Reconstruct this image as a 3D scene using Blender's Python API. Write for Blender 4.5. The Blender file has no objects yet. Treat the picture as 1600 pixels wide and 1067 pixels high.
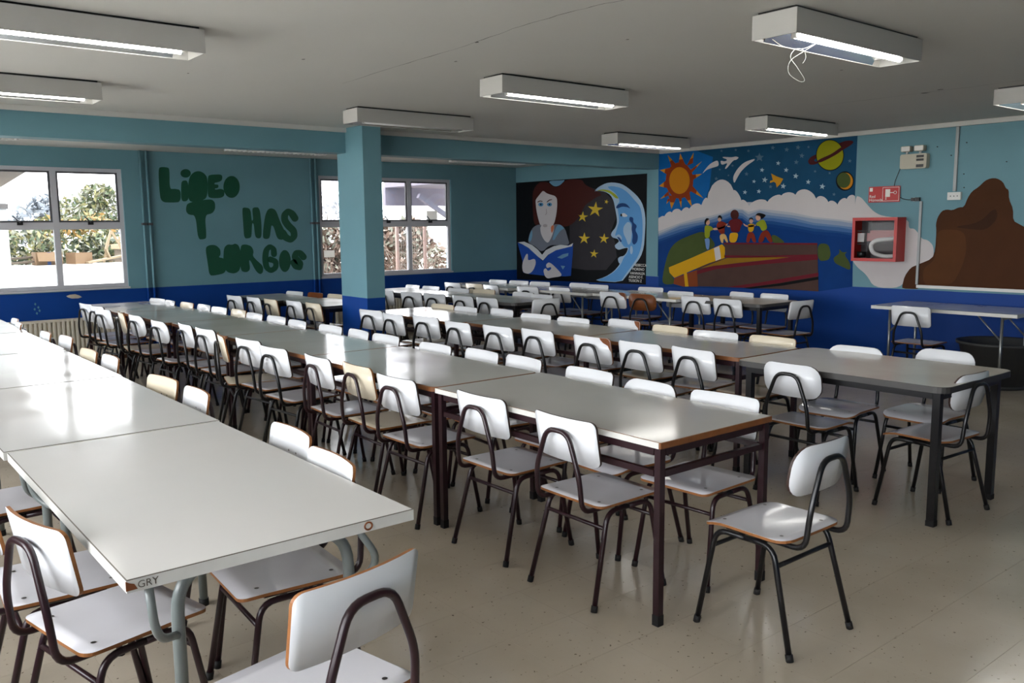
import bpy, bmesh, math, random
from mathutils import Vector, Matrix

# ---------------------------------------------------------------- camera, sky, exposure
S = bpy.context.scene
COL = S.collection
cam_d = bpy.data.cameras.new('camera'); cam = bpy.data.objects.new('camera', cam_d); COL.objects.link(cam)
cam_d.sensor_width = 36.0; cam_d.lens = 30.391; cam_d.clip_end = 300
cam.matrix_world = Matrix(((0.775414, 0.090325, -0.624959, 0), (-0.631384, 0.096331, -0.769464, 0),
                           (-0.009299, 0.991242, 0.131727, 1.6), (0, 0, 0, 1)))
S.camera = cam
S.view_settings.view_transform = 'Standard'; S.view_settings.look = 'None'
S.view_settings.exposure = 1.58; S.view_settings.gamma = 1.0; S.view_settings.use_curve_mapping = False
SKY = 6.0                       # overcast white sky
TUBE = 11.0                     # fluorescent tubes
W = bpy.data.worlds.new('overcast_sky'); S.world = W; W.use_nodes = True
bgn = W.node_tree.nodes['Background']; bgn.inputs[0].default_value = (0.955, 0.965, 1.0, 1); bgn.inputs[1].default_value = SKY
S.cycles.max_bounces = 10; S.cycles.diffuse_bounces = 6; S.cycles.transparent_max_bounces = 16
S.cycles.sample_clamp_indirect = 6.0

XM, YW, ZC, ZR, ZP = 9.45, 11.49, 2.64, 2.585, 0.87      # mural wall, window wall, ceilings, paint line
XL, YF = -1.3, -2.2                                        # wall on the near left and wall behind the camera
WT = 0.16
rnd = random.Random(4)

# daylight portals (guide the sky light through the window openings)
def portal(name, loc, rot, sx, sy):
    l = bpy.data.lights.new(name, 'AREA'); l.shape = 'RECTANGLE'; l.size = sx; l.size_y = sy
    l.cycles.is_portal = True
    o = bpy.data.objects.new(name, l); o.location = loc; o.rotation_euler = rot; COL.objects.link(o)
WIN_BACK = [(0.82, 3.13), (5.79, 8.10)]
WIN_LEFT = [(-1.9, .8), (1.4, 4.1), (4.7, 7.4), (8.3, 10.9)]
ZW0, ZW1 = 0.90, 2.35
for a, b in WIN_BACK:
    portal('window_daylight', ((a+b)/2, YW+WT+0.02, (ZW0+ZW1)/2), (-math.pi/2, 0, 0), b-a, ZW1-ZW0)
for a, b in WIN_LEFT:
    portal('window_daylight', (XL-WT-0.02, (a+b)/2, (ZW0+ZW1)/2), (math.pi/2, 0, -math.pi/2), b-a, ZW1-ZW0)

# ---------------------------------------------------------------- materials
def lin(c):
    return tuple((v/255/12.92 if v/255 <= 0.04045 else ((v/255+0.055)/1.055)**2.4) for v in c) + (1,)
MATS = {}
def mat(name, rgb, rough=0.5, metal=0.0, noise=0.0, nscale=8.0, spec=0.5, emit=0.0, bump=0.0, bscale=60.0, rvar=0.0):
    if name in MATS: return MATS[name]
    m = bpy.data.materials.new(name); m.use_nodes = True; nt = m.node_tree; p = nt.nodes['Principled BSDF']
    c = lin(rgb)
    p.inputs['Base Color'].default_value = c; p.inputs['Roughness'].default_value = rough
    p.inputs['Metallic'].default_value = metal; p.inputs['Specular IOR Level'].default_value = spec
    if emit:
        p.inputs['Emission Color'].default_value = c; p.inputs['Emission Strength'].default_value = emit
    if noise or bump or rvar:
        g = nt.nodes.new('ShaderNodeNewGeometry')
    if noise:
        n = nt.nodes.new('ShaderNodeTexNoise'); n.inputs['Scale'].default_value = nscale; n.inputs['Detail'].default_value = 5
        nt.links.new(g.outputs['Position'], n.inputs['Vector'])
        mx = nt.nodes.new('ShaderNodeMix'); mx.data_type = 'RGBA'
        mx.inputs[6].default_value = tuple(v*(1-noise) for v in c[:3])+(1,)
        mx.inputs[7].default_value = tuple(min(1, v*(1+noise)) for v in c[:3])+(1,)
        nt.links.new(n.outputs[0], mx.inputs[0]); nt.links.new(mx.outputs[2], p.inputs['Base Color'])
    if rvar:
        n2 = nt.nodes.new('ShaderNodeTexNoise'); n2.inputs['Scale'].default_value = 3.0; n2.inputs['Detail'].default_value = 6
        nt.links.new(g.outputs['Position'], n2.inputs['Vector'])
        r = nt.nodes.new('ShaderNodeMapRange'); r.inputs[1].default_value = .3; r.inputs[2].default_value = .7
        r.inputs[3].default_value = max(0.02, rough-rvar); r.inputs[4].default_value = rough+rvar
        nt.links.new(n2.outputs[0], r.inputs[0]); nt.links.new(r.outputs[0], p.inputs['Roughness'])
    if bump:
        b = nt.nodes.new('ShaderNodeBump'); b.inputs['Strength'].default_value = bump; b.inputs['Distance'].default_value = 0.01
        n3 = nt.nodes.new('ShaderNodeTexNoise'); n3.inputs['Scale'].default_value = bscale; n3.inputs['Detail'].default_value = 4
        nt.links.new(g.outputs['Position'], n3.inputs['Vector']); nt.links.new(n3.outputs[0], b.inputs['Height'])
        nt.links.new(b.outputs[0], p.inputs['Normal'])
    MATS[name] = m; return m

def wall_paint(name):
    """teal paint above, gloss blue dado below a hand-cut line"""
    m = bpy.data.materials.new(name); m.use_nodes = True; nt = m.node_tree; p = nt.nodes['Principled BSDF']
    g = nt.nodes.new('ShaderNodeNewGeometry'); sp = nt.nodes.new('ShaderNodeSeparateXYZ'); nt.links.new(g.outputs['Position'], sp.inputs[0])
    n = nt.nodes.new('ShaderNodeTexNoise'); n.inputs['Scale'].default_value = 2.5; n.inputs['Detail'].default_value = 6
    nt.links.new(g.outputs['Position'], n.inputs['Vector'])
    ad = nt.nodes.new('ShaderNodeMath'); ad.operation = 'MULTIPLY_ADD'; ad.inputs[1].default_value = 0.012
    nt.links.new(n.outputs[0], ad.inputs[0]); nt.links.new(sp.outputs[2], ad.inputs[2])
    gt = nt.nodes.new('ShaderNodeMath'); gt.operation = 'GREATER_THAN'; gt.inputs[1].default_value = ZP+0.006
    nt.links.new(ad.outputs[0], gt.inputs[0])
    def var(c, k):
        mx = nt.nodes.new('ShaderNodeMix'); mx.data_type = 'RGBA'; c = lin(c)
        mx.inputs[6].default_value = tuple(v*(1-k) for v in c[:3])+(1,); mx.inputs[7].default_value = tuple(v*(1+k) for v in c[:3])+(1,)
        nt.links.new(n.outputs[0], mx.inputs[0]); return mx
    a = var(TEAL, .08); b = var(BLUE, .15)
    mx = nt.nodes.new('ShaderNodeMix'); mx.data_type = 'RGBA'
    nt.links.new(gt.outputs[0], mx.inputs[0]); nt.links.new(b.outputs[2], mx.inputs[6]); nt.links.new(a.outputs[2], mx.inputs[7])
    nt.links.new(mx.outputs[2], p.inputs['Base Color']); p.inputs['Roughness'].default_value = 0.5; p.inputs['Specular IOR Level'].default_value = .22
    bp = nt.nodes.new('ShaderNodeBump'); bp.inputs['Strength'].default_value = .12; bp.inputs['Distance'].default_value = .01
    n3 = nt.nodes.new('ShaderNodeTexNoise'); n3.inputs['Scale'].default_value = 9; nt.links.new(g.outputs['Position'], n3.inputs['Vector'])
    nt.links.new(n3.outputs[0], bp.inputs['Height']); nt.links.new(bp.outputs[0], p.inputs['Normal'])
    MATS[name] = m; return m

def glass_mat(name, tint, ior=1.35):
    m = bpy.data.materials.new(name); m.use_nodes = True; nt = m.node_tree; nt.nodes.clear()
    o = nt.nodes.new('ShaderNodeOutputMaterial'); mx = nt.nodes.new('ShaderNodeMixShader')
    t = nt.nodes.new('ShaderNodeBsdfTransparent'); t.inputs[0].default_value = (.98*tint, .99*tint, .99*tint, 1)
    g = nt.nodes.new('ShaderNodeBsdfGlossy'); g.inputs['Roughness'].default_value = .02
    f = nt.nodes.new('ShaderNodeFresnel'); f.inputs[0].default_value = ior
    nt.links.new(f.outputs[0], mx.inputs[0]); nt.links.new(t.outputs[0], mx.inputs[1]); nt.links.new(g.outputs[0], mx.inputs[2])
    nt.links.new(mx.outputs[0], o.inputs[0]); MATS[name] = m; return m

def floor_mat():
    m = bpy.data.materials.new('speckled_vinyl'); m.use_nodes = True; nt = m.node_tree; p = nt.nodes['Principled BSDF']
    g = nt.nodes.new('ShaderNodeNewGeometry')
    def noise(s, d): 
        n = nt.nodes.new('ShaderNodeTexNoise'); n.inputs['Scale'].default_value = s; n.inputs['Detail'].default_value = d
        nt.links.new(g.outputs['Position'], n.inputs['Vector']); return n
    def ramp(src, a, b, ca, cb):
        r = nt.nodes.new('ShaderNodeValToRGB'); r.color_ramp.elements[0].position = a; r.color_ramp.elements[1].position = b
        r.color_ramp.elements[0].color = ca; r.color_ramp.elements[1].color = cb; nt.links.new(src, r.inputs[0]); return r
    base = ramp(noise(1.6, 6).outputs[0], .3, .7, lin((172, 160, 143)), lin((187, 175, 158)))
    # chips of darker vinyl
    n1 = noise(55, 2)
    chips = ramp(n1.outputs[0], .69, .72, (0, 0, 0, 1), (1, 1, 1, 1))
    mx = nt.nodes.new('ShaderNodeMix'); mx.data_type = 'RGBA'
    nt.links.new(chips.outputs[0], mx.inputs[0]); nt.links.new(base.outputs[0], mx.inputs[6]); mx.inputs[7].default_value = lin((112, 102, 88))
    nt.links.new(mx.outputs[2], p.inputs['Base Color'])
    r = nt.nodes.new('ShaderNodeMapRange'); r.inputs[1].default_value = .3; r.inputs[2].default_value = .7
    r.inputs[3].default_value = .12; r.inputs[4].default_value = .25
    nt.links.new(noise(4, 6).outputs[0], r.inputs[0]); nt.links.new(r.outputs[0], p.inputs['Roughness'])
    p.inputs['Specular IOR Level'].default_value = .4
    MATS['speckled_vinyl'] = m; return m

def paper_mat():
    m = bpy.data.materials.new('thin_paper'); m.use_nodes = True; nt = m.node_tree; p = nt.nodes['Principled BSDF']
    p.inputs['Base Color'].default_value = lin((228, 226, 222)); t = nt.nodes.new('ShaderNodeBsdfTranslucent'); t.inputs[0].default_value = lin((228, 226, 222))
    mx = nt.nodes.new('ShaderNodeMixShader'); nt.links.new(p.outputs[0], mx.inputs[1]); nt.links.new(t.outputs[0], mx.inputs[2])
    nt.links.new(mx.outputs[0], nt.nodes['Material Output'].inputs[0]); MATS['thin_paper'] = m
paper_mat()
TEAL = (104, 144, 154); BLUE = (6, 58, 134)
wall_paint('wall_paint'); glass_mat('window_glass', 1.0); glass_mat('cabinet_glass', .95, 1.12); glass_mat('dimming_glass', .66); floor_mat()  # visible windows get darkened glass, added to dim the bright outside
mat('ceiling_paint', (198, 196, 190), .8, noise=.05, nscale=1.2, bump=.05, bscale=12)
mat('cornice_paint', (196, 194, 188), .6)
mat('frame_grey', (192, 191, 196), .45)
mat('frame_dark', (84, 84, 88), .5)
mat('black_plastic', (14, 14, 15), .4)
mat('white_laminate', (226, 227, 230), .19, noise=.03, nscale=3, rvar=.06)
mat('cream_laminate', (219, 207, 184), .19, noise=.04, nscale=3, rvar=.06)
mat('shaded_seat_laminate', (206, 204, 208), .16, noise=.05, nscale=6, rvar=.05)  # white laminate greyed, shade on the seats put into the colour
mat('bare_ply', (120, 66, 30), .5, noise=.2, nscale=30)
mat('ply_edge', (142, 90, 46), .55, noise=.3, nscale=60)
mat('dark_edge', (58, 40, 34), .5, noise=.2, nscale=40)
mat('maroon_enamel', (38, 16, 22), .32)
mat('black_enamel', (17, 16, 18), .3)
mat('grey_enamel', (112, 118, 116), .3, noise=.1, nscale=20)
mat('steel', (150, 152, 150), .3, metal=.7)
mat('rubber', (16, 14, 14), .7)
mat('screw_steel', (92, 88, 84), .35, metal=.8)
mat('top_white', (212, 209, 205), .12, noise=.04, nscale=2.5, rvar=.05)
mat('top_grey', (196, 193, 187), .12, noise=.05, nscale=2.5, rvar=.05)
mat('top_taupe', (210, 205, 196), .17, noise=.05, nscale=2.5, rvar=.05)
mat('edge_white', (206, 204, 198), .45, noise=.12, nscale=14)
mat('edge_wood', (120, 72, 34), .5, noise=.35, nscale=25)
mat('edge_dark', (62, 60, 58), .45)
mat('lamp_white', (172, 170, 165), .5)
mat('lamp_reflector', (190, 196, 200), .12, metal=.9)
mat('tube_lit', (255, 252, 245), .4, emit=TUBE)
mat('tube_unlit', (215, 215, 212), .35)
mat('pipe_teal', (86, 140, 152), .4)
mat('radiator_beige', (208, 200, 184), .45)
mat('pvc_white', (212, 212, 208), .4)
mat('fire_red', (176, 22, 14), .35)
mat('sign_red', (178, 14, 16), .4)
mat('sign_white', (225, 222, 216), .5)
mat('hose_pink', (176, 120, 118), .7, noise=.1, nscale=30)
mat('hose_white', (208, 202, 200), .6)
mat('cabinet_dark', (70, 62, 64), .6)
mat('tub_grey', (62, 62, 62), .55)
mat('baseboard_wood', (108, 70, 44), .5, noise=.2, nscale=20)
mat('plaster_chip', (178, 168, 152), .8, noise=.15, nscale=40)
mat('green_paint', (0, 74, 50), .5, noise=.1, nscale=10)
mat('crack_dark', (72, 70, 66), .9)
mat('stucco_white', (226, 224, 218), .9, noise=.08, nscale=3)
mat('yard_ground', (190, 184, 172), .95, noise=.15, nscale=2)
mat('bounce_ground', (222, 219, 212), .95, noise=.08, nscale=2)  # unseen side ground, made pale to bounce daylight onto the ceiling
mat('leaf_haze', (200, 202, 206), .8)  # leaves whitened, distance haze put into their colour
mat('housing_cream', (182, 176, 158), .5)
mat('conduit_grey', (158, 162, 162), .4)
mat('edge_seam', (96, 88, 80), .6)
mat('cardboard', (128, 103, 77), .8, noise=.08, nscale=12)
mat('tape_blue', (51, 80, 138), .5)
mat('timber', (150, 132, 106), .7, noise=.15, nscale=12)
mat('old_timber', (100, 89, 77), .8, noise=.25, nscale=12)
mat('leaf_green', (72, 85, 57), .6); mat('leaf_yellow', (125, 123, 84), .6); mat('leaf_orange', (150, 118, 66), .6)
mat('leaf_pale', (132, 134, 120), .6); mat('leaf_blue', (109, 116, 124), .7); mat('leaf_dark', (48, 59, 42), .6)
mat('twig', (96, 75, 62), .8); mat('twig_pale', (128, 113, 102), .8)
mat('post_pink', (164, 138, 129), .6); mat('post_grey', (80, 72, 72), .6); mat('wire_grey', (138, 129, 121), .5)
mat('post_cream', (162, 156, 138), .6); mat('porch_lilac', (122, 116, 129), .7); mat('brick_brown', (103, 64, 48), .8, noise=.2, nscale=14)
mat('eave_grey', (109, 103, 100), .7)

# ---------------------------------------------------------------- mesh helpers
def link(o, parent=None):
    COL.objects.link(o)
    if parent is not None: o.parent = parent
    return o
class MB:
    """collects geometry for ONE mesh object"""
    def __init__(s): s.v = []; s.f = []; s.m = []; s.mats = []; s.smooth = []
    def mi(s, m):
        if m not in s.mats: s.mats.append(m)
        return s.mats.index(m)
    def face(s, idx, m, sm=False): s.f.append(tuple(idx)); s.m.append(s.mi(m)); s.smooth.append(sm)
    def box(s, x0, x1, y0, y1, z0, z1, m, faces='xXyYzZ'):
        b = len(s.v)
        s.v += [(x0,y0,z0),(x1,y0,z0),(x1,y1,z0),(x0,y1,z0),(x0,y0,z1),(x1,y0,z1),(x1,y1,z1),(x0,y1,z1)]
        F = {'z':(0,3,2,1),'Z':(4,5,6,7),'y':(0,1,5,4),'X':(1,2,6,5),'Y':(2,3,7,6),'x':(3,0,4,7)}
        for k in faces: s.face([b+i for i in F[k]], m)
        return s
    def beam(s, p, q, w, h, m, up=(0,0,1)):
        """square bar from p to q"""
        p = Vector(p); q = Vector(q); d = (q-p).normalized(); u = Vector(up)
        if abs(d.dot(u)) > .98: u = Vector((0,1,0))
        a = d.cross(u).normalized(); c = a.cross(d).normalized(); b = len(s.v)
        for e in (p, q):
            for i, j in ((-1,-1),(1,-1),(1,1),(-1,1)): s.v.append(tuple(e+a*(i*w/2)+c*(j*h/2)))
        for i in range(4): s.face((b+i, b+(i+1)%4, b+4+(i+1)%4, b+4+i), m)
        s.face((b+3,b+2,b+1,b), m); s.face((b+4,b+5,b+6,b+7), m); return s
    def tube(s, pts, r, m, n=8, closed=False, r2=None):
        pts = [Vector(p) for p in pts]; N = len(pts); b0 = len(s.v); a = None
        for i, p in enumerate(pts):
            if closed: t = (pts[(i+1)%N]-pts[i-1]).normalized()
            else: t = (pts[min(N-1,i+1)]-pts[max(0,i-1)]).normalized()
            if a is None:
                a = t.cross(Vector((0,0,1)))
                if a.length < .2: a = t.cross(Vector((0,1,0)))
            a = (a - t*a.dot(t)).normalized(); c = t.cross(a)
            rr = r if r2 is None else r+(r2-r)*i/(N-1)
            for k in range(n):
                an = 2*math.pi*k/n; s.v.append(tuple(p+a*(rr*math.cos(an))+c*(rr*math.sin(an))))
        for i in range(N if closed else N-1):
            j = (i+1) % N
            for k in range(n): s.face((b0+i*n+k, b0+i*n+(k+1)%n, b0+j*n+(k+1)%n, b0+j*n+k), m, True)
        if not closed:
            s.face([b0+k for k in range(n)][::-1], m); s.face([b0+(N-1)*n+k for k in range(n)], m)
        return s
    def prism(s, poly, f0, f1, m, me=None, axes=None):
        """extrude polygon; f0/f1 map (a,b)->xyz for the two sides"""
        b = len(s.v); n = len(poly)
        s.v += [f0(a,c) for a,c in poly]+[f1(a,c) for a,c in poly]
        s.face([b+i for i in range(n)][::-1], m); s.face([b+n+i for i in range(n)], m)
        for i in range(n): s.face((b+i, b+(i+1)%n, b+n+(i+1)%n, b+n+i), me or m)
        return s
    def flat(s, poly, f, m):
        b = len(s.v); s.v += [f(a,c) for a,c in poly]; s.face([b+i for i in range(len(poly))], m); return s
    def lathe(s, prof, cx, cy, m, n=24):
        b = len(s.v)
        for r, z in prof:
            for k in range(n): s.v.append((cx+r*math.cos(2*math.pi*k/n), cy+r*math.sin(2*math.pi*k/n), z))
        for i in range(len(prof)-1):
            for k in range(n): s.face((b+i*n+k, b+i*n+(k+1)%n, b+(i+1)*n+(k+1)%n, b+(i+1)*n+k), m, True)
        return s
    def mesh(s, name):
        me = bpy.data.meshes.new(name); me.from_pydata(s.v, [], s.f)
        for m in s.mats: me.materials.append(MATS[m])
        me.polygons.foreach_set('material_index', s.m); me.polygons.foreach_set('use_smooth', s.smooth)
        me.validate(); me.update(); return me
    def fix(s, me):
        bm = bmesh.new(); bm.from_mesh(me)
        big = [f for f in bm.faces if len(f.verts) > 4]
        if big: bmesh.ops.triangulate(bm, faces=big)
        bm.to_mesh(me); bm.free(); return me
    def build(s, name, parent=None, tri=False):
        me = s.mesh(name)
        if tri: s.fix(me)
        return link(bpy.data.objects.new(name, me), parent)
def empty(name, loc=(0,0,0), rz=0, parent=None):
    o = bpy.data.objects.new(name, None); o.location = loc; o.rotation_euler = (0,0,rz); o.empty_display_size = .1
    return link(o, parent)
def tag(o, label, cat, group=None):
    o['label'] = label; o['category'] = cat
    if group: o['group'] = group
    return o
def struct(o): o['kind'] = 'structure'; return o
def stuff(o): o['kind'] = 'stuff'; return o
def place(name, me, parent, loc=None):
    o = bpy.data.objects.new(name, me)
    if loc: o.location = loc
    return link(o, parent)
def bend(pts, r, n=5):
    """polyline with its corners rounded to radius r"""
    P = [Vector(p) for p in pts]; out = [P[0]]
    for i in range(1, len(P)-1):
        a, b, c = P[i-1], P[i], P[i+1]; u = (a-b); v = (c-b); rr = min(r, u.length*.49, v.length*.49)
        p0 = b+u.normalized()*rr; p2 = b+v.normalized()*rr
        for k in range(n+1):
            t = k/n; out.append(p0*(1-t)**2 + b*(2*t*(1-t)) + p2*t*t)
    out.append(P[-1]); return out
def rrect(x0, x1, y0, y1, r, n=4):
    o = []
    for cx, cy, a0 in ((x1-r,y0+r,-90),(x1-r,y1-r,0),(x0+r,y1-r,90),(x0+r,y0+r,180)):
        for k in range(n+1):
            a = math.radians(a0+90*k/n); o.append((cx+r*math.cos(a), cy+r*math.sin(a)))
    return o
def soften(poly, it=1):
    """corner cutting: hand painted outlines have no sharp corners"""
    for _ in range(it):
        o = []
        for (x0,y0),(x1,y1) in zip(poly, poly[1:]+poly[:1]):
            o += [(x0*.78+x1*.22, y0*.78+y1*.22), (x0*.22+x1*.78, y0*.22+y1*.78)]
        poly = o
    return poly
def text(name, body, size, loc, rot, m, parent, align='LEFT'):
    c = bpy.data.curves.new(name, 'FONT'); c.body = body; c.size = size; c.extrude = .0004; c.align_x = align
    tmp = bpy.data.objects.new('tmp_text', c); COL.objects.link(tmp); dg = bpy.context.evaluated_depsgraph_get()
    me = bpy.data.meshes.new_from_object(tmp.evaluated_get(dg)); bpy.data.objects.remove(tmp); bpy.data.curves.remove(c)
    me.materials.clear(); me.materials.append(MATS[m])
    o = bpy.data.objects.new(name, me); o.location = loc; o.rotation_euler = rot
    return link(o, parent)

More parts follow.
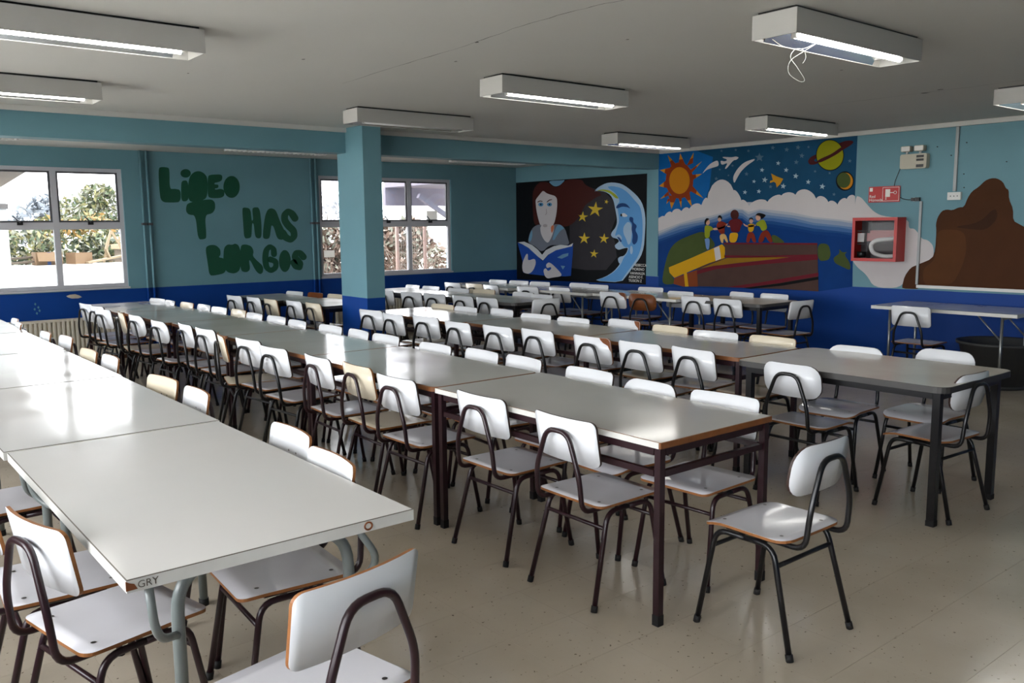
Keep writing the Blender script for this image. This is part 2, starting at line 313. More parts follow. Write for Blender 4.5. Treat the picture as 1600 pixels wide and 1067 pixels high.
# ---------------------------------------------------------------- painted shapes (wall coordinates in metres) and chair spots
MURAL_ONE=[('backdrop','m1dark',0,[(11.485,0.7),(8.53,0.745),(8.53,2.335),(11.485,2.335)]),
('backdrop','m1grey',1,[(10.157,2.179),(9.791,2.214),(9.37,2.101),(9.188,1.967),(9.141,1.71),(9.241,1.519),(9.16,1.358),(9.114,1.133),(9.339,0.931),(9.787,0.917),(10.158,0.939)]),
('reading_figure','hair',2,[(11.02,1.631),(11.047,1.837),(11.059,2.099),(11.015,2.228),(10.885,2.315),(10.743,2.318),(10.632,2.295),(10.576,2.247),(10.44,2.214),(10.332,2.272),(10.225,2.325),(10.067,2.328),(9.861,2.308),(9.81,2.232),(9.61,2.155),(9.414,2.063),(9.56,2.033),(9.659,1.984),(9.809,1.919),(9.911,1.763),(10.067,1.641),(10.226,1.588),(10.469,1.608),(10.89,1.611)]),
('reading_figure','bluepale',3,[(10.665,2.327),(10.563,2.255),(10.481,2.229),(10.372,2.247),(10.251,2.326),(10.331,2.322)]),
('reading_figure','face',3,[(10.979,2.022),(10.958,2.05),(10.857,2.13),(10.786,2.182),(10.688,2.124),(10.454,2.076),(10.441,1.935),(10.469,1.772),(10.524,1.627),(10.636,1.563),(10.748,1.564),(10.861,1.611),(10.918,1.742),(10.96,1.873)]),
('reading_figure','sweater',3,[(11.169,1.385),(11.124,1.499),(11.035,1.593),(10.876,1.639),(10.72,1.573),(10.497,1.636),(10.36,1.625),(10.253,1.553),(10.199,1.426),(10.146,1.301),(10.388,1.298),(10.637,1.295),(10.822,1.172),(10.994,1.273),(11.17,1.328)]),
('reading_figure','face',4,[(10.867,1.62),(10.51,1.636),(10.525,1.535),(10.58,1.425),(10.665,1.323),(10.763,1.369),(10.848,1.48)]),
('reading_figure','bluepale',4,[(11.169,1.366),(11.124,1.48),(11.064,1.556),(11.06,1.442),(11.111,1.338)]),
('reading_figure','bluepale',4,[(10.456,1.617),(10.36,1.625),(10.266,1.562),(10.36,1.535),(10.442,1.462),(10.525,1.37),(10.567,1.388)]),
('reading_figure','orange',5,[(10.594,1.6),(10.519,1.627),(10.524,1.554),(10.575,1.48),(10.594,1.535)]),
('reading_figure','eye',5,[(10.779,1.954),(10.782,1.944),(10.791,1.936),(10.805,1.929),(10.823,1.925),(10.842,1.924),(10.861,1.926),(10.879,1.931),(10.893,1.938),(10.902,1.947),(10.905,1.957),(10.901,1.967),(10.892,1.975),(10.878,1.982),(10.861,1.986),(10.841,1.987),(10.822,1.985),(10.805,1.98),(10.791,1.973),(10.782,1.964)]),
('reading_figure','m1dark',6,[(10.822,1.955),(10.826,1.946),(10.836,1.941),(10.848,1.942),(10.858,1.947),(10.862,1.956),(10.858,1.965),(10.848,1.97),(10.835,1.969),(10.826,1.964)]),
('reading_figure','eye',5,[(10.567,1.949),(10.57,1.939),(10.579,1.931),(10.592,1.924),(10.609,1.92),(10.628,1.919),(10.647,1.921),(10.664,1.926),(10.678,1.933),(10.686,1.942),(10.689,1.952),(10.686,1.961),(10.677,1.97),(10.664,1.976),(10.647,1.98),(10.628,1.981),(10.609,1.979),(10.592,1.974),(10.578,1.967),(10.57,1.958)]),
('reading_figure','m1dark',6,[(10.608,1.95),(10.612,1.941),(10.622,1.936),(10.634,1.936),(10.644,1.942),(10.647,1.951),(10.644,1.959),(10.634,1.964),(10.622,1.964),(10.612,1.958)]),
('reading_figure','hair',5,[(10.93,2.002),(10.858,2.023),(10.796,2.008),(10.802,1.995),(10.858,2.01),(10.921,1.987)]),
('reading_figure','hair',5,[(10.7,1.992),(10.633,2.031),(10.561,2.032),(10.561,2.021),(10.628,2.016),(10.689,1.981)]),
('reading_figure','faceshade',5,[(10.718,1.886),(10.701,1.886),(10.685,1.803),(10.73,1.78),(10.741,1.791),(10.707,1.809)]),
('reading_figure','faceshade',5,[(10.68,1.609),(10.686,1.598),(10.701,1.589),(10.724,1.585),(10.749,1.585),(10.772,1.59),(10.787,1.599),(10.793,1.61),(10.787,1.621),(10.771,1.63),(10.749,1.635),(10.724,1.635),(10.701,1.63),(10.686,1.621)]),
('painted_book','book',5,[(11.45,1.326),(11.275,1.289),(11.068,1.196),(10.808,1.031),(10.61,1.166),(10.388,1.261),(10.067,1.319),(10.08,1.139),(10.12,0.813),(10.254,0.799),(10.724,0.79),(11.131,0.803),(11.31,0.826),(11.323,1.019)]),
('painted_book','page',6,[(11.44,1.333),(11.274,1.346),(11.067,1.291),(10.922,1.217),(10.813,1.134),(10.722,1.211),(10.526,1.278),(10.361,1.302),(10.173,1.291),(10.067,1.334),(10.093,1.283),(10.253,1.254),(10.471,1.215),(10.666,1.137),(10.794,1.041),(10.923,1.104),(11.156,1.242),(11.335,1.307)]),
('painted_book','bluepale',6,[(10.444,1.096),(10.307,1.153),(10.173,1.174),(10.186,1.128),(10.334,1.08)]),
('painted_book','bluepale',6,[(10.362,0.969),(10.254,0.963),(10.308,0.907)]),
('reading_figure','face',7,[(11.308,1.019),(11.216,1.146),(11.172,1.137),(11.182,1.022),(10.996,1.074),(10.967,0.99),(11.042,0.864),(11.16,0.802),(11.31,0.826),(11.333,0.922)]),
('reading_figure','face',7,[(10.787,0.882),(10.724,0.921),(10.667,0.867),(10.583,0.907),(10.597,0.944),(10.695,0.913),(10.723,0.977),(10.624,1.027),(10.335,0.841),(10.349,0.795),(10.556,0.768),(10.682,0.745),(10.753,0.789)]),
('painted_star','starY',2,[(9.56,1.967),(9.535,1.879),(9.409,1.869),(9.519,1.829),(9.489,1.741),(9.582,1.804),(9.692,1.759),(9.637,1.839),(9.737,1.9),(9.608,1.886)]),
('painted_star','starY',2,[(9.845,1.826),(9.827,1.763),(9.735,1.756),(9.816,1.727),(9.793,1.665),(9.861,1.709),(9.941,1.676),(9.901,1.734),(9.973,1.777),(9.88,1.767)]),
('painted_star','starY',2,[(9.813,1.5),(9.789,1.432),(9.69,1.431),(9.774,1.394),(9.746,1.328),(9.822,1.372),(9.905,1.332),(9.867,1.397),(9.947,1.439),(9.847,1.434)]),
('painted_star','starY',2,[(9.377,1.486),(9.361,1.427),(9.276,1.423),(9.35,1.393),(9.33,1.335),(9.392,1.376),(9.465,1.343),(9.428,1.398),(9.494,1.437),(9.409,1.43)]),
('painted_star','starY',2,[(9.592,1.241),(9.578,1.191),(9.505,1.189),(9.569,1.163),(9.551,1.113),(9.605,1.147),(9.667,1.119),(9.636,1.166),(9.693,1.199),(9.619,1.193)]),
('painted_star','starY',2,[(9.325,1.992),(9.325,1.965),(9.289,1.957),(9.324,1.95),(9.323,1.924),(9.344,1.946),(9.379,1.938),(9.357,1.959),(9.38,1.98),(9.345,1.97)]),
('painted_moon','moonrim',2,[(9.62,2.113),(9.508,2.187),(9.348,2.236),(9.213,2.241),(9.036,2.214),(8.894,2.146),(8.732,2.039),(8.626,1.935),(8.572,1.811),(8.547,1.672),(8.557,1.486),(8.575,1.284),(8.636,1.143),(8.762,1.013),(8.89,0.882),(9.021,0.756),(9.607,0.755),(9.361,0.823),(9.179,0.912),(9.046,1.029),(9.079,1.053),(9.095,1.109),(9.058,1.137),(8.97,1.152),(8.915,1.2),(8.884,1.277),(8.982,1.263),(9.081,1.238),(9.148,1.269),(9.16,1.309),(9.104,1.342),(9.071,1.366),(9.094,1.403),(9.206,1.422),(9.245,1.462),(9.218,1.51),(9.151,1.567),(9.118,1.63),(9.119,1.71),(9.153,1.838),(9.188,1.967),(9.256,2.057),(9.37,2.109),(9.508,2.13)]),
('painted_moon','moon',3,[(9.336,2.18),(9.212,2.187),(9.035,2.152),(8.904,2.084),(8.752,1.954),(8.656,1.874),(8.613,1.734),(8.6,1.548),(8.613,1.331),(8.678,1.157),(8.805,1.012),(8.934,0.88),(9.032,0.763),(9.571,0.762),(9.338,0.824),(9.156,0.913),(9.024,1.03),(8.98,1.119),(8.904,1.193),(8.86,1.281),(8.96,1.279),(9.038,1.359),(9.005,1.423),(9.072,1.478),(9.161,1.438),(9.117,1.55),(9.07,1.662),(9.086,1.773),(9.121,1.901),(9.055,1.963),(9.144,2.077)]),
('painted_moon','moongreen',4,[(9.566,2.127),(9.439,2.148),(9.279,2.129),(9.144,2.061),(9.077,1.995),(9.155,2.006),(9.256,2.081),(9.416,2.126)]),
('painted_moon','moonshade',5,[(9.138,1.854),(9.121,1.901),(9.033,1.934),(8.924,1.92),(8.836,1.84),(8.901,1.868),(9.01,1.88),(9.087,1.856)]),
('painted_moon','page',5,[(9.031,1.772),(8.966,1.787),(8.882,1.735),(8.987,1.721)]),
('painted_moon','m1dark',6,[(9.007,1.753),(9.01,1.74),(9.02,1.732),(9.032,1.732),(9.042,1.741),(9.046,1.754),(9.043,1.767),(9.033,1.775),(9.021,1.774),(9.011,1.766)]),
('painted_moon','moonrim',4,[(8.899,1.66),(8.823,1.628),(8.811,1.486),(8.83,1.344),(8.884,1.312),(8.918,1.391),(8.984,1.486),(8.985,1.582)]),
('painted_moon','moonshade',5,[(8.857,1.73),(8.781,1.714),(8.787,1.643),(8.705,1.596),(8.747,1.533),(8.687,1.455),(8.702,1.361),(8.766,1.313),(8.809,1.36),(8.789,1.455),(8.822,1.549),(8.802,1.628),(8.867,1.675)]),
('painted_moon','moonrim',4,[(8.788,1.242),(8.792,1.21),(8.803,1.187),(8.818,1.178),(8.833,1.187),(8.844,1.21),(8.849,1.241),(8.845,1.273),(8.834,1.296),(8.819,1.305),(8.804,1.297),(8.793,1.274)]),
('painted_moon','moonshade',5,[(9.116,1.438),(9.05,1.422),(9.005,1.359),(9.049,1.358),(9.083,1.403)])]
MURAL_TWO=[('sky','m2sky',0,[(8.31,0.875),(5.335,0.875),(5.335,2.595),(8.31,2.595)]),
('sky','m2skyL',1,[(8.321,2.609),(7.724,2.618),(7.371,2.49),(7.418,2.083),(7.556,1.764),(8.304,1.631)]),
('sea','m2sea',1,[(8.303,1.582),(7.41,1.761),(6.801,1.794),(6.092,1.737),(5.341,1.644),(5.319,0.869),(5.758,0.79),(8.288,0.729)]),
('sea','haze0',2.0,[(5.319,1.427),(5.503,1.445),(5.845,1.479),(6.132,1.526),(6.43,1.559),(6.611,1.584),(6.78,1.55),(6.876,1.626),(7.013,1.651),(7.178,1.597),(7.404,1.534),(7.609,1.519),(7.911,1.444),(8.299,1.334),(8.305,1.704),(7.413,1.899),(6.804,1.883),(6.096,1.863),(5.334,1.763)]),
('sea','haze1',2.35,[(5.32,1.454),(5.505,1.488),(5.846,1.509),(6.133,1.557),(6.432,1.599),(6.611,1.607),(6.781,1.574),(6.878,1.671),(7.013,1.669),(7.178,1.618),(7.405,1.58),(7.61,1.56),(7.911,1.474),(8.299,1.365),(8.305,1.704),(7.413,1.899),(6.804,1.883),(6.096,1.863),(5.334,1.763)]),
('sea','haze2',2.7,[(5.321,1.487),(5.506,1.508),(5.847,1.543),(6.134,1.593),(6.433,1.639),(6.613,1.643),(6.783,1.617),(6.878,1.68),(7.014,1.695),(7.179,1.658),(7.406,1.613),(7.61,1.585),(7.912,1.502),(8.3,1.397),(8.305,1.704),(7.413,1.899),(6.804,1.883),(6.096,1.863),(5.334,1.763)]),
('sea','haze3',3.05,[(5.323,1.523),(5.508,1.555),(5.849,1.583),(6.136,1.641),(6.435,1.677),(6.614,1.686),(6.784,1.652),(6.879,1.709),(7.015,1.728),(7.18,1.668),(7.406,1.626),(7.611,1.597),(7.913,1.54),(8.3,1.436),(8.305,1.704),(7.413,1.899),(6.804,1.883),(6.096,1.863),(5.334,1.763)]),
('sea','haze4',3.4,[(5.324,1.553),(5.509,1.576),(5.85,1.611),(6.137,1.673),(6.436,1.707),(6.616,1.731),(6.785,1.685),(6.88,1.745),(7.016,1.765),(7.181,1.717),(7.407,1.656),(7.611,1.627),(7.913,1.584),(8.301,1.451),(8.305,1.704),(7.413,1.899),(6.804,1.883),(6.096,1.863),(5.334,1.763)]),
('sea','haze5',3.75,[(5.326,1.596),(5.511,1.627),(5.852,1.659),(6.139,1.706),(6.437,1.741),(6.617,1.773),(6.786,1.728),(6.881,1.785),(7.017,1.784),(7.182,1.74),(7.408,1.685),(7.612,1.657),(7.914,1.605),(8.301,1.478),(8.305,1.704),(7.413,1.899),(6.804,1.883),(6.096,1.863),(5.334,1.763)]),
('cloud','cloud',4,[(8.305,1.68),(8.292,1.696),(8.28,1.706),(8.268,1.714),(8.255,1.721),(8.243,1.725),(8.23,1.728),(8.218,1.729),(8.205,1.727),(8.193,1.72),(8.178,1.744),(8.163,1.758),(8.148,1.769),(8.133,1.778),(8.118,1.784),(8.103,1.787),(8.088,1.788),(8.073,1.785),(8.057,1.773),(8.039,1.798),(8.02,1.81),(8.001,1.818),(7.982,1.822),(7.963,1.823),(7.944,1.821),(7.925,1.815),(7.906,1.804),(7.887,1.782),(7.872,1.806),(7.857,1.819),(7.842,1.829),(7.827,1.836),(7.812,1.839),(7.796,1.84),(7.781,1.837),(7.766,1.831),(7.751,1.814),(7.728,1.845),(7.705,1.862),(7.682,1.875),(7.659,1.883),(7.636,1.888),(7.613,1.889),(7.59,1.886),(7.567,1.878),(7.543,1.857),(7.533,1.889),(7.522,1.91),(7.511,1.927),(7.5,1.941),(7.489,1.95),(7.478,1.957),(7.466,1.96),(7.455,1.959),(7.443,1.946),(7.441,1.968),(7.438,1.983),(7.435,1.997),(7.432,2.009),(7.429,2.019),(7.426,2.027),(7.423,2.034),(7.42,2.038),(7.417,2.037),(7.374,2.115),(7.331,2.152),(7.287,2.175),(7.244,2.187),(7.2,2.187),(7.157,2.175),(7.113,2.153),(7.069,2.116),(7.024,2.041),(7.011,2.045),(6.997,2.039),(6.983,2.03),(6.969,2.018),(6.955,2.004),(6.941,1.986),(6.927,1.965),(6.913,1.941),(6.899,1.907),(6.886,1.916),(6.873,1.915),(6.86,1.912),(6.847,1.906),(6.834,1.898),(6.821,1.887),(6.808,1.874),(6.795,1.858),(6.781,1.834),(6.751,1.866),(6.72,1.884),(6.69,1.897),(6.659,1.906),(6.628,1.911),(6.598,1.912),(6.567,1.909),(6.536,1.901),(6.505,1.879),(6.483,1.906),(6.461,1.922),(6.44,1.936),(6.418,1.946),(6.396,1.954),(6.373,1.959),(6.351,1.962),(6.329,1.961),(6.307,1.95),(6.286,1.969),(6.264,1.978),(6.242,1.983),(6.221,1.986),(6.199,1.986),(6.178,1.984),(6.156,1.978),(6.134,1.97),(6.112,1.952),(6.081,1.991),(6.05,2.006),(6.019,2.013),(5.987,2.014),(5.956,2.008),(5.924,1.995),(5.892,1.975),(5.86,1.948),(5.827,1.897),(5.81,1.917),(5.792,1.924),(5.775,1.927),(5.757,1.925),(5.739,1.92),(5.721,1.912),(5.703,1.899),(5.684,1.882),(5.666,1.852),(5.653,1.863),(5.64,1.867),(5.627,1.868),(5.614,1.867),(5.601,1.863),(5.588,1.857),(5.575,1.849),(5.562,1.839),(5.548,1.82),(5.536,1.844),(5.524,1.86),(5.511,1.872),(5.499,1.881),(5.486,1.888),(5.473,1.892),(5.461,1.893),(5.448,1.892),(5.434,1.881),(5.423,1.901),(5.412,1.911),(5.4,1.919),(5.388,1.924),(5.376,1.926),(5.364,1.926),(5.352,1.923),(5.34,1.917),(5.328,1.902),(5.327,1.62),(5.512,1.646),(5.853,1.681),(6.14,1.738),(6.438,1.776),(6.618,1.79),(6.787,1.759),(6.882,1.796),(7.018,1.81),(7.182,1.757),(7.409,1.715),(7.613,1.69),(7.914,1.627),(8.302,1.513)]),
('earth','m2green',3,[(8.221,0.794),(8.201,0.943),(8.11,1.24),(7.971,1.375),(7.727,1.46),(7.491,1.523),(7.313,1.368),(7.311,1.299),(7.455,1.25),(7.601,1.177),(7.841,1.076),(8.057,0.948),(7.975,0.78),(8.149,0.76)]),
('earth','m2green',3,[(6.44,1.462),(6.377,1.467),(6.249,1.387),(6.248,1.366),(6.424,1.364)]),
('earth','m2green',3,[(5.789,1.364),(5.645,1.365),(5.606,1.238),(5.636,1.165),(5.773,1.152)]),
('earth','m2green',3,[(5.508,1.311),(5.462,1.261),(5.396,1.272),(5.439,1.241),(5.358,1.142),(5.349,1.055),(5.443,1.089),(5.556,1.136),(5.577,1.198),(5.494,1.25)]),
('painted_sun','sunray',2,[(7.691,2.197),(7.696,2.14),(7.715,2.086),(7.747,2.039),(7.789,2.001),(7.841,1.976),(7.897,1.963),(7.957,1.965),(8.015,1.981),(8.069,2.011),(8.115,2.052),(8.15,2.103),(8.173,2.16),(8.181,2.22),(8.175,2.279),(8.154,2.334),(8.121,2.382),(8.077,2.419),(8.024,2.443),(7.967,2.454),(7.908,2.45),(7.85,2.432),(7.798,2.402),(7.754,2.361),(7.72,2.311),(7.699,2.256)]),
('painted_sun','sunray',3,[(8.15,2.57),(8.07,2.382),(7.981,2.422)]),
('painted_sun','suntip',4,[(8.15,2.57),(8.11,2.476),(8.065,2.496)]),
('painted_sun','sunray',3,[(7.925,2.577),(7.958,2.409),(7.833,2.413)]),
('painted_sun','suntip',4,[(7.925,2.577),(7.942,2.494),(7.879,2.495)]),
('painted_sun','sunray',3,[(7.692,2.572),(7.811,2.401),(7.703,2.428)]),
('painted_sun','suntip',4,[(7.692,2.572),(7.751,2.487),(7.698,2.5)]),
('painted_sun','sunray',3,[(7.547,2.446),(7.744,2.341),(7.715,2.305)]),
('painted_sun','suntip',4,[(7.547,2.446),(7.645,2.394),(7.63,2.376)]),
('painted_sun','sunray',3,[(7.543,2.279),(7.757,2.274),(7.741,2.183)]),
('painted_sun','suntip',4,[(7.543,2.279),(7.649,2.277),(7.641,2.231)]),
('painted_sun','sunray',3,[(7.514,1.955),(7.767,2.071),(7.74,2.16)]),
('painted_sun','suntip',4,[(7.514,1.955),(7.64,2.013),(7.626,2.057)]),
('painted_sun','sunray',3,[(7.704,1.842),(7.869,2.018),(7.752,2.036)]),
('painted_sun','suntip',4,[(7.704,1.842),(7.786,1.93),(7.728,1.939)]),
('painted_sun','sunray',3,[(7.892,1.835),(7.958,2.009),(7.884,2.018)]),
('painted_sun','suntip',4,[(7.892,1.835),(7.925,1.922),(7.888,1.927)]),
('painted_sun','sunray',3,[(8.067,1.822),(8.124,2.015),(7.972,1.998)]),
('painted_sun','suntip',4,[(8.067,1.822),(8.095,1.918),(8.019,1.91)]),
('painted_sun','sunray',3,[(8.274,1.967),(8.125,2.073),(8.109,2.014)]),
('painted_sun','suntip',4,[(8.274,1.967),(8.199,2.02),(8.191,1.991)]),
('painted_sun','sunray',3,[(8.299,2.149),(8.128,2.246),(8.126,2.108)]),
('painted_sun','suntip',4,[(8.299,2.149),(8.213,2.198),(8.212,2.128)]),
('painted_sun','sunray',3,[(8.292,2.371),(8.086,2.394),(8.114,2.28)]),
('painted_sun','suntip',4,[(8.292,2.371),(8.188,2.382),(8.202,2.325)]),
('painted_sun','sunray',3,[(8.16,1.894),(8.138,1.969),(8.085,1.956)]),
('painted_sun','suntip',4,[(8.16,1.894),(8.149,1.931),(8.122,1.925)]),
('painted_sun','sunface',5,[(7.75,2.2),(7.753,2.16),(7.766,2.122),(7.786,2.089),(7.814,2.061),(7.847,2.041),(7.885,2.029),(7.925,2.025),(7.966,2.031),(8.005,2.046),(8.04,2.07),(8.07,2.1),(8.093,2.136),(8.107,2.175),(8.112,2.217),(8.109,2.258),(8.096,2.296),(8.074,2.33),(8.046,2.357),(8.011,2.377),(7.973,2.389),(7.933,2.391),(7.893,2.384),(7.854,2.368),(7.82,2.345),(7.791,2.315),(7.769,2.279),(7.755,2.24)]),
('painted_airplane','cloud',3,[(7.543,2.276),(7.502,2.327),(7.42,2.4),(7.338,2.433),(7.284,2.44),(7.269,2.369),(7.336,2.356),(7.405,2.344),(7.474,2.326)]),
('painted_airplane','cloud',3,[(7.25,2.438),(7.176,2.417),(7.129,2.438),(7.217,2.472),(7.204,2.482),(7.07,2.464),(7.005,2.473),(6.952,2.456),(6.991,2.429),(7.043,2.425),(7.146,2.324),(7.176,2.325),(7.122,2.403),(7.228,2.372)]),
('painted_comet','cloud',3,[(7.021,2.123),(7.043,2.213),(6.978,2.31),(6.873,2.391),(6.717,2.425),(6.711,2.407),(6.832,2.345),(6.923,2.273),(6.98,2.188)]),
('painted_comet','stargrey',3,[(6.647,2.5),(6.629,2.453),(6.572,2.45),(6.618,2.427),(6.597,2.38),(6.644,2.413),(6.688,2.386),(6.67,2.43),(6.719,2.46),(6.661,2.455)]),
('painted_star','starw',3,[(6.364,2.376),(6.358,2.356),(6.334,2.35),(6.355,2.341),(6.351,2.32),(6.37,2.335),(6.392,2.328),(6.383,2.346),(6.4,2.363),(6.375,2.359)]),
('painted_star','starw',3,[(6.248,2.289),(6.241,2.267),(6.216,2.261),(6.238,2.252),(6.234,2.229),(6.254,2.245),(6.277,2.237),(6.267,2.257),(6.285,2.274),(6.259,2.27)]),
('painted_star','starw',3,[(6.111,2.213),(6.104,2.188),(6.076,2.182),(6.1,2.17),(6.096,2.145),(6.118,2.163),(6.144,2.154),(6.133,2.176),(6.153,2.196),(6.124,2.192)]),
('painted_star','starw',3,[(5.938,2.13),(5.932,2.108),(5.908,2.103),(5.929,2.093),(5.925,2.071),(5.944,2.086),(5.966,2.078),(5.957,2.098),(5.974,2.114),(5.949,2.111)]),
('painted_star','starw',3,[(5.748,2.074),(5.741,2.048),(5.713,2.042),(5.737,2.03),(5.733,2.004),(5.755,2.023),(5.781,2.013),(5.77,2.036),(5.79,2.056),(5.761,2.052)]),
('painted_star','starw',3,[(6.55,2.191),(6.542,2.163),(6.51,2.157),(6.538,2.144),(6.533,2.117),(6.558,2.137),(6.587,2.126),(6.574,2.151),(6.597,2.172),(6.565,2.167)]),
('painted_star','starw',3,[(6.281,2.099),(6.274,2.074),(6.245,2.068),(6.27,2.056),(6.266,2.031),(6.288,2.049),(6.315,2.039),(6.304,2.062),(6.325,2.082),(6.295,2.078)]),
('painted_star','starw',3,[(6.634,2.043),(6.628,2.022),(6.602,2.017),(6.624,2.007),(6.62,1.986),(6.64,2.001),(6.663,1.992),(6.653,2.012),(6.671,2.028),(6.645,2.025)]),
('painted_star','starw',3,[(6.843,2.04),(6.837,2.019),(6.812,2.014),(6.834,2.004),(6.83,1.982),(6.85,1.997),(6.874,1.989),(6.864,2.008),(6.882,2.025),(6.856,2.022)]),
('painted_star','starw',3,[(6.711,2.166),(6.706,2.148),(6.684,2.143),(6.703,2.135),(6.7,2.117),(6.717,2.13),(6.737,2.123),(6.728,2.139),(6.744,2.153),(6.721,2.15)]),
('painted_star','starw',3,[(6.596,2.307),(6.59,2.286),(6.565,2.281),(6.587,2.271),(6.583,2.25),(6.602,2.265),(6.625,2.257),(6.615,2.276),(6.633,2.293),(6.608,2.289)]),
('painted_star','stargrey',3,[(6.45,2.571),(6.443,2.55),(6.418,2.545),(6.439,2.535),(6.434,2.514),(6.454,2.529),(6.475,2.521),(6.467,2.54),(6.485,2.556),(6.46,2.553)]),
('painted_star','stargrey',3,[(6.251,2.535),(6.244,2.513),(6.218,2.508),(6.239,2.497),(6.234,2.475),(6.255,2.491),(6.277,2.482),(6.269,2.502),(6.288,2.519),(6.262,2.516)]),
('painted_star','stargrey',3,[(6.096,2.55),(6.088,2.528),(6.063,2.523),(6.084,2.513),(6.079,2.491),(6.099,2.506),(6.121,2.498),(6.113,2.517),(6.131,2.534),(6.106,2.531)]),
('painted_star','stargrey',3,[(5.955,2.531),(5.951,2.518),(5.936,2.515),(5.948,2.509),(5.945,2.496),(5.957,2.505),(5.97,2.5),(5.965,2.512),(5.976,2.521),(5.961,2.52)]),
('painted_star','stargrey',3,[(6.039,2.449),(6.032,2.426),(6.005,2.421),(6.027,2.409),(6.022,2.386),(6.043,2.402),(6.066,2.393),(6.057,2.414),(6.077,2.432),(6.05,2.429)]),
('painted_star','stargrey',3,[(6.113,2.375),(6.105,2.353),(6.08,2.349),(6.101,2.338),(6.096,2.316),(6.116,2.331),(6.138,2.322),(6.13,2.342),(6.148,2.359),(6.123,2.356)]),
('painted_star','stargrey',3,[(6.466,2.09),(6.46,2.073),(6.439,2.069),(6.457,2.06),(6.452,2.042),(6.469,2.054),(6.488,2.046),(6.481,2.063),(6.497,2.076),(6.475,2.075)]),
('painted_star','stargrey',3,[(6.829,2.268),(6.822,2.248),(6.798,2.244),(6.818,2.235),(6.813,2.214),(6.832,2.228),(6.854,2.22),(6.846,2.238),(6.863,2.253),(6.839,2.251)]),
('painted_star','stargrey',3,[(7.111,2.252),(7.107,2.241),(7.094,2.239),(7.105,2.234),(7.102,2.223),(7.113,2.23),(7.125,2.226),(7.12,2.236),(7.13,2.244),(7.117,2.243)]),
('painted_star','stargrey',3,[(6.81,2.551),(6.804,2.535),(6.786,2.532),(6.801,2.525),(6.798,2.509),(6.812,2.52),(6.829,2.514),(6.822,2.528),(6.836,2.54),(6.817,2.537)]),
('painted_star','stargrey',3,[(5.855,2.238),(5.851,2.226),(5.836,2.223),(5.848,2.217),(5.845,2.204),(5.857,2.212),(5.87,2.207),(5.865,2.219),(5.876,2.229),(5.861,2.227)]),
('painted_star','stargrey',3,[(5.663,2.208),(5.659,2.195),(5.645,2.192),(5.656,2.186),(5.653,2.173),(5.665,2.182),(5.677,2.177),(5.673,2.188),(5.683,2.198),(5.669,2.196)]),
('painted_star','stargrey',3,[(5.596,1.963),(5.591,1.947),(5.574,1.945),(5.588,1.937),(5.585,1.921),(5.598,1.931),(5.613,1.925),(5.608,1.939),(5.621,1.95),(5.603,1.949)]),
('painted_star','stargrey',3,[(5.414,2.338),(5.408,2.322),(5.39,2.318),(5.405,2.31),(5.401,2.293),(5.416,2.305),(5.432,2.298),(5.426,2.313),(5.439,2.326),(5.421,2.324)]),
('painted_star','stargrey',3,[(7.005,2.574),(7.0,2.56),(6.983,2.557),(6.998,2.55),(6.994,2.536),(7.008,2.546),(7.023,2.54),(7.017,2.553),(7.03,2.564),(7.012,2.562)]),
('painted_star','stargrey',3,[(7.231,2.579),(7.226,2.565),(7.208,2.562),(7.223,2.555),(7.219,2.541),(7.233,2.551),(7.249,2.545),(7.243,2.558),(7.256,2.569),(7.238,2.567)]),
('painted_star','stargrey',3,[(7.304,2.23),(7.298,2.212),(7.274,2.208),(7.294,2.198),(7.289,2.179),(7.308,2.192),(7.329,2.184),(7.321,2.202),(7.339,2.216),(7.315,2.214)]),
('painted_star','stargrey',3,[(7.252,2.338),(7.248,2.326),(7.232,2.323),(7.245,2.317),(7.242,2.304),(7.255,2.313),(7.269,2.308),(7.263,2.319),(7.275,2.329),(7.259,2.327)]),
('painted_star','stargrey',3,[(7.051,2.378),(7.046,2.364),(7.029,2.361),(7.043,2.354),(7.04,2.34),(7.054,2.35),(7.069,2.344),(7.063,2.357),(7.076,2.368),(7.058,2.366)]),
('painted_bird','bird',3,[(6.466,2.229),(6.39,2.189),(6.291,2.153),(6.327,2.094),(6.379,2.05),(6.393,2.107),(6.424,2.124),(6.478,2.111),(6.475,2.138),(6.437,2.145)]),
('painted_planet','ring',3,[(5.959,2.341),(5.932,2.389),(5.845,2.422),(5.557,2.527),(5.474,2.549),(5.385,2.542),(5.379,2.513),(5.459,2.467),(5.743,2.347),(5.851,2.3),(5.929,2.3)]),
('painted_planet','m2sky',4,[(5.881,2.351),(5.841,2.378),(5.808,2.342),(5.852,2.33)]),
('painted_planet','black',4,[(5.489,2.384),(5.492,2.344),(5.503,2.307),(5.523,2.275),(5.55,2.248),(5.583,2.228),(5.621,2.217),(5.661,2.215),(5.702,2.222),(5.741,2.237),(5.777,2.261),(5.808,2.292),(5.831,2.328),(5.847,2.367),(5.853,2.408),(5.85,2.449),(5.838,2.486),(5.817,2.519),(5.789,2.546),(5.755,2.565),(5.717,2.575),(5.676,2.576),(5.636,2.568),(5.597,2.552),(5.562,2.528),(5.533,2.497),(5.51,2.462),(5.495,2.424)]),
('painted_planet','planet',5,[(5.498,2.386),(5.5,2.349),(5.511,2.313),(5.53,2.282),(5.556,2.257),(5.587,2.238),(5.623,2.228),(5.661,2.226),(5.7,2.232),(5.738,2.247),(5.772,2.27),(5.801,2.299),(5.823,2.333),(5.838,2.371),(5.844,2.41),(5.841,2.448),(5.83,2.484),(5.81,2.515),(5.783,2.54),(5.751,2.558),(5.714,2.568),(5.676,2.569),(5.637,2.562),(5.601,2.546),(5.567,2.524),(5.539,2.495),(5.518,2.461),(5.504,2.424)]),
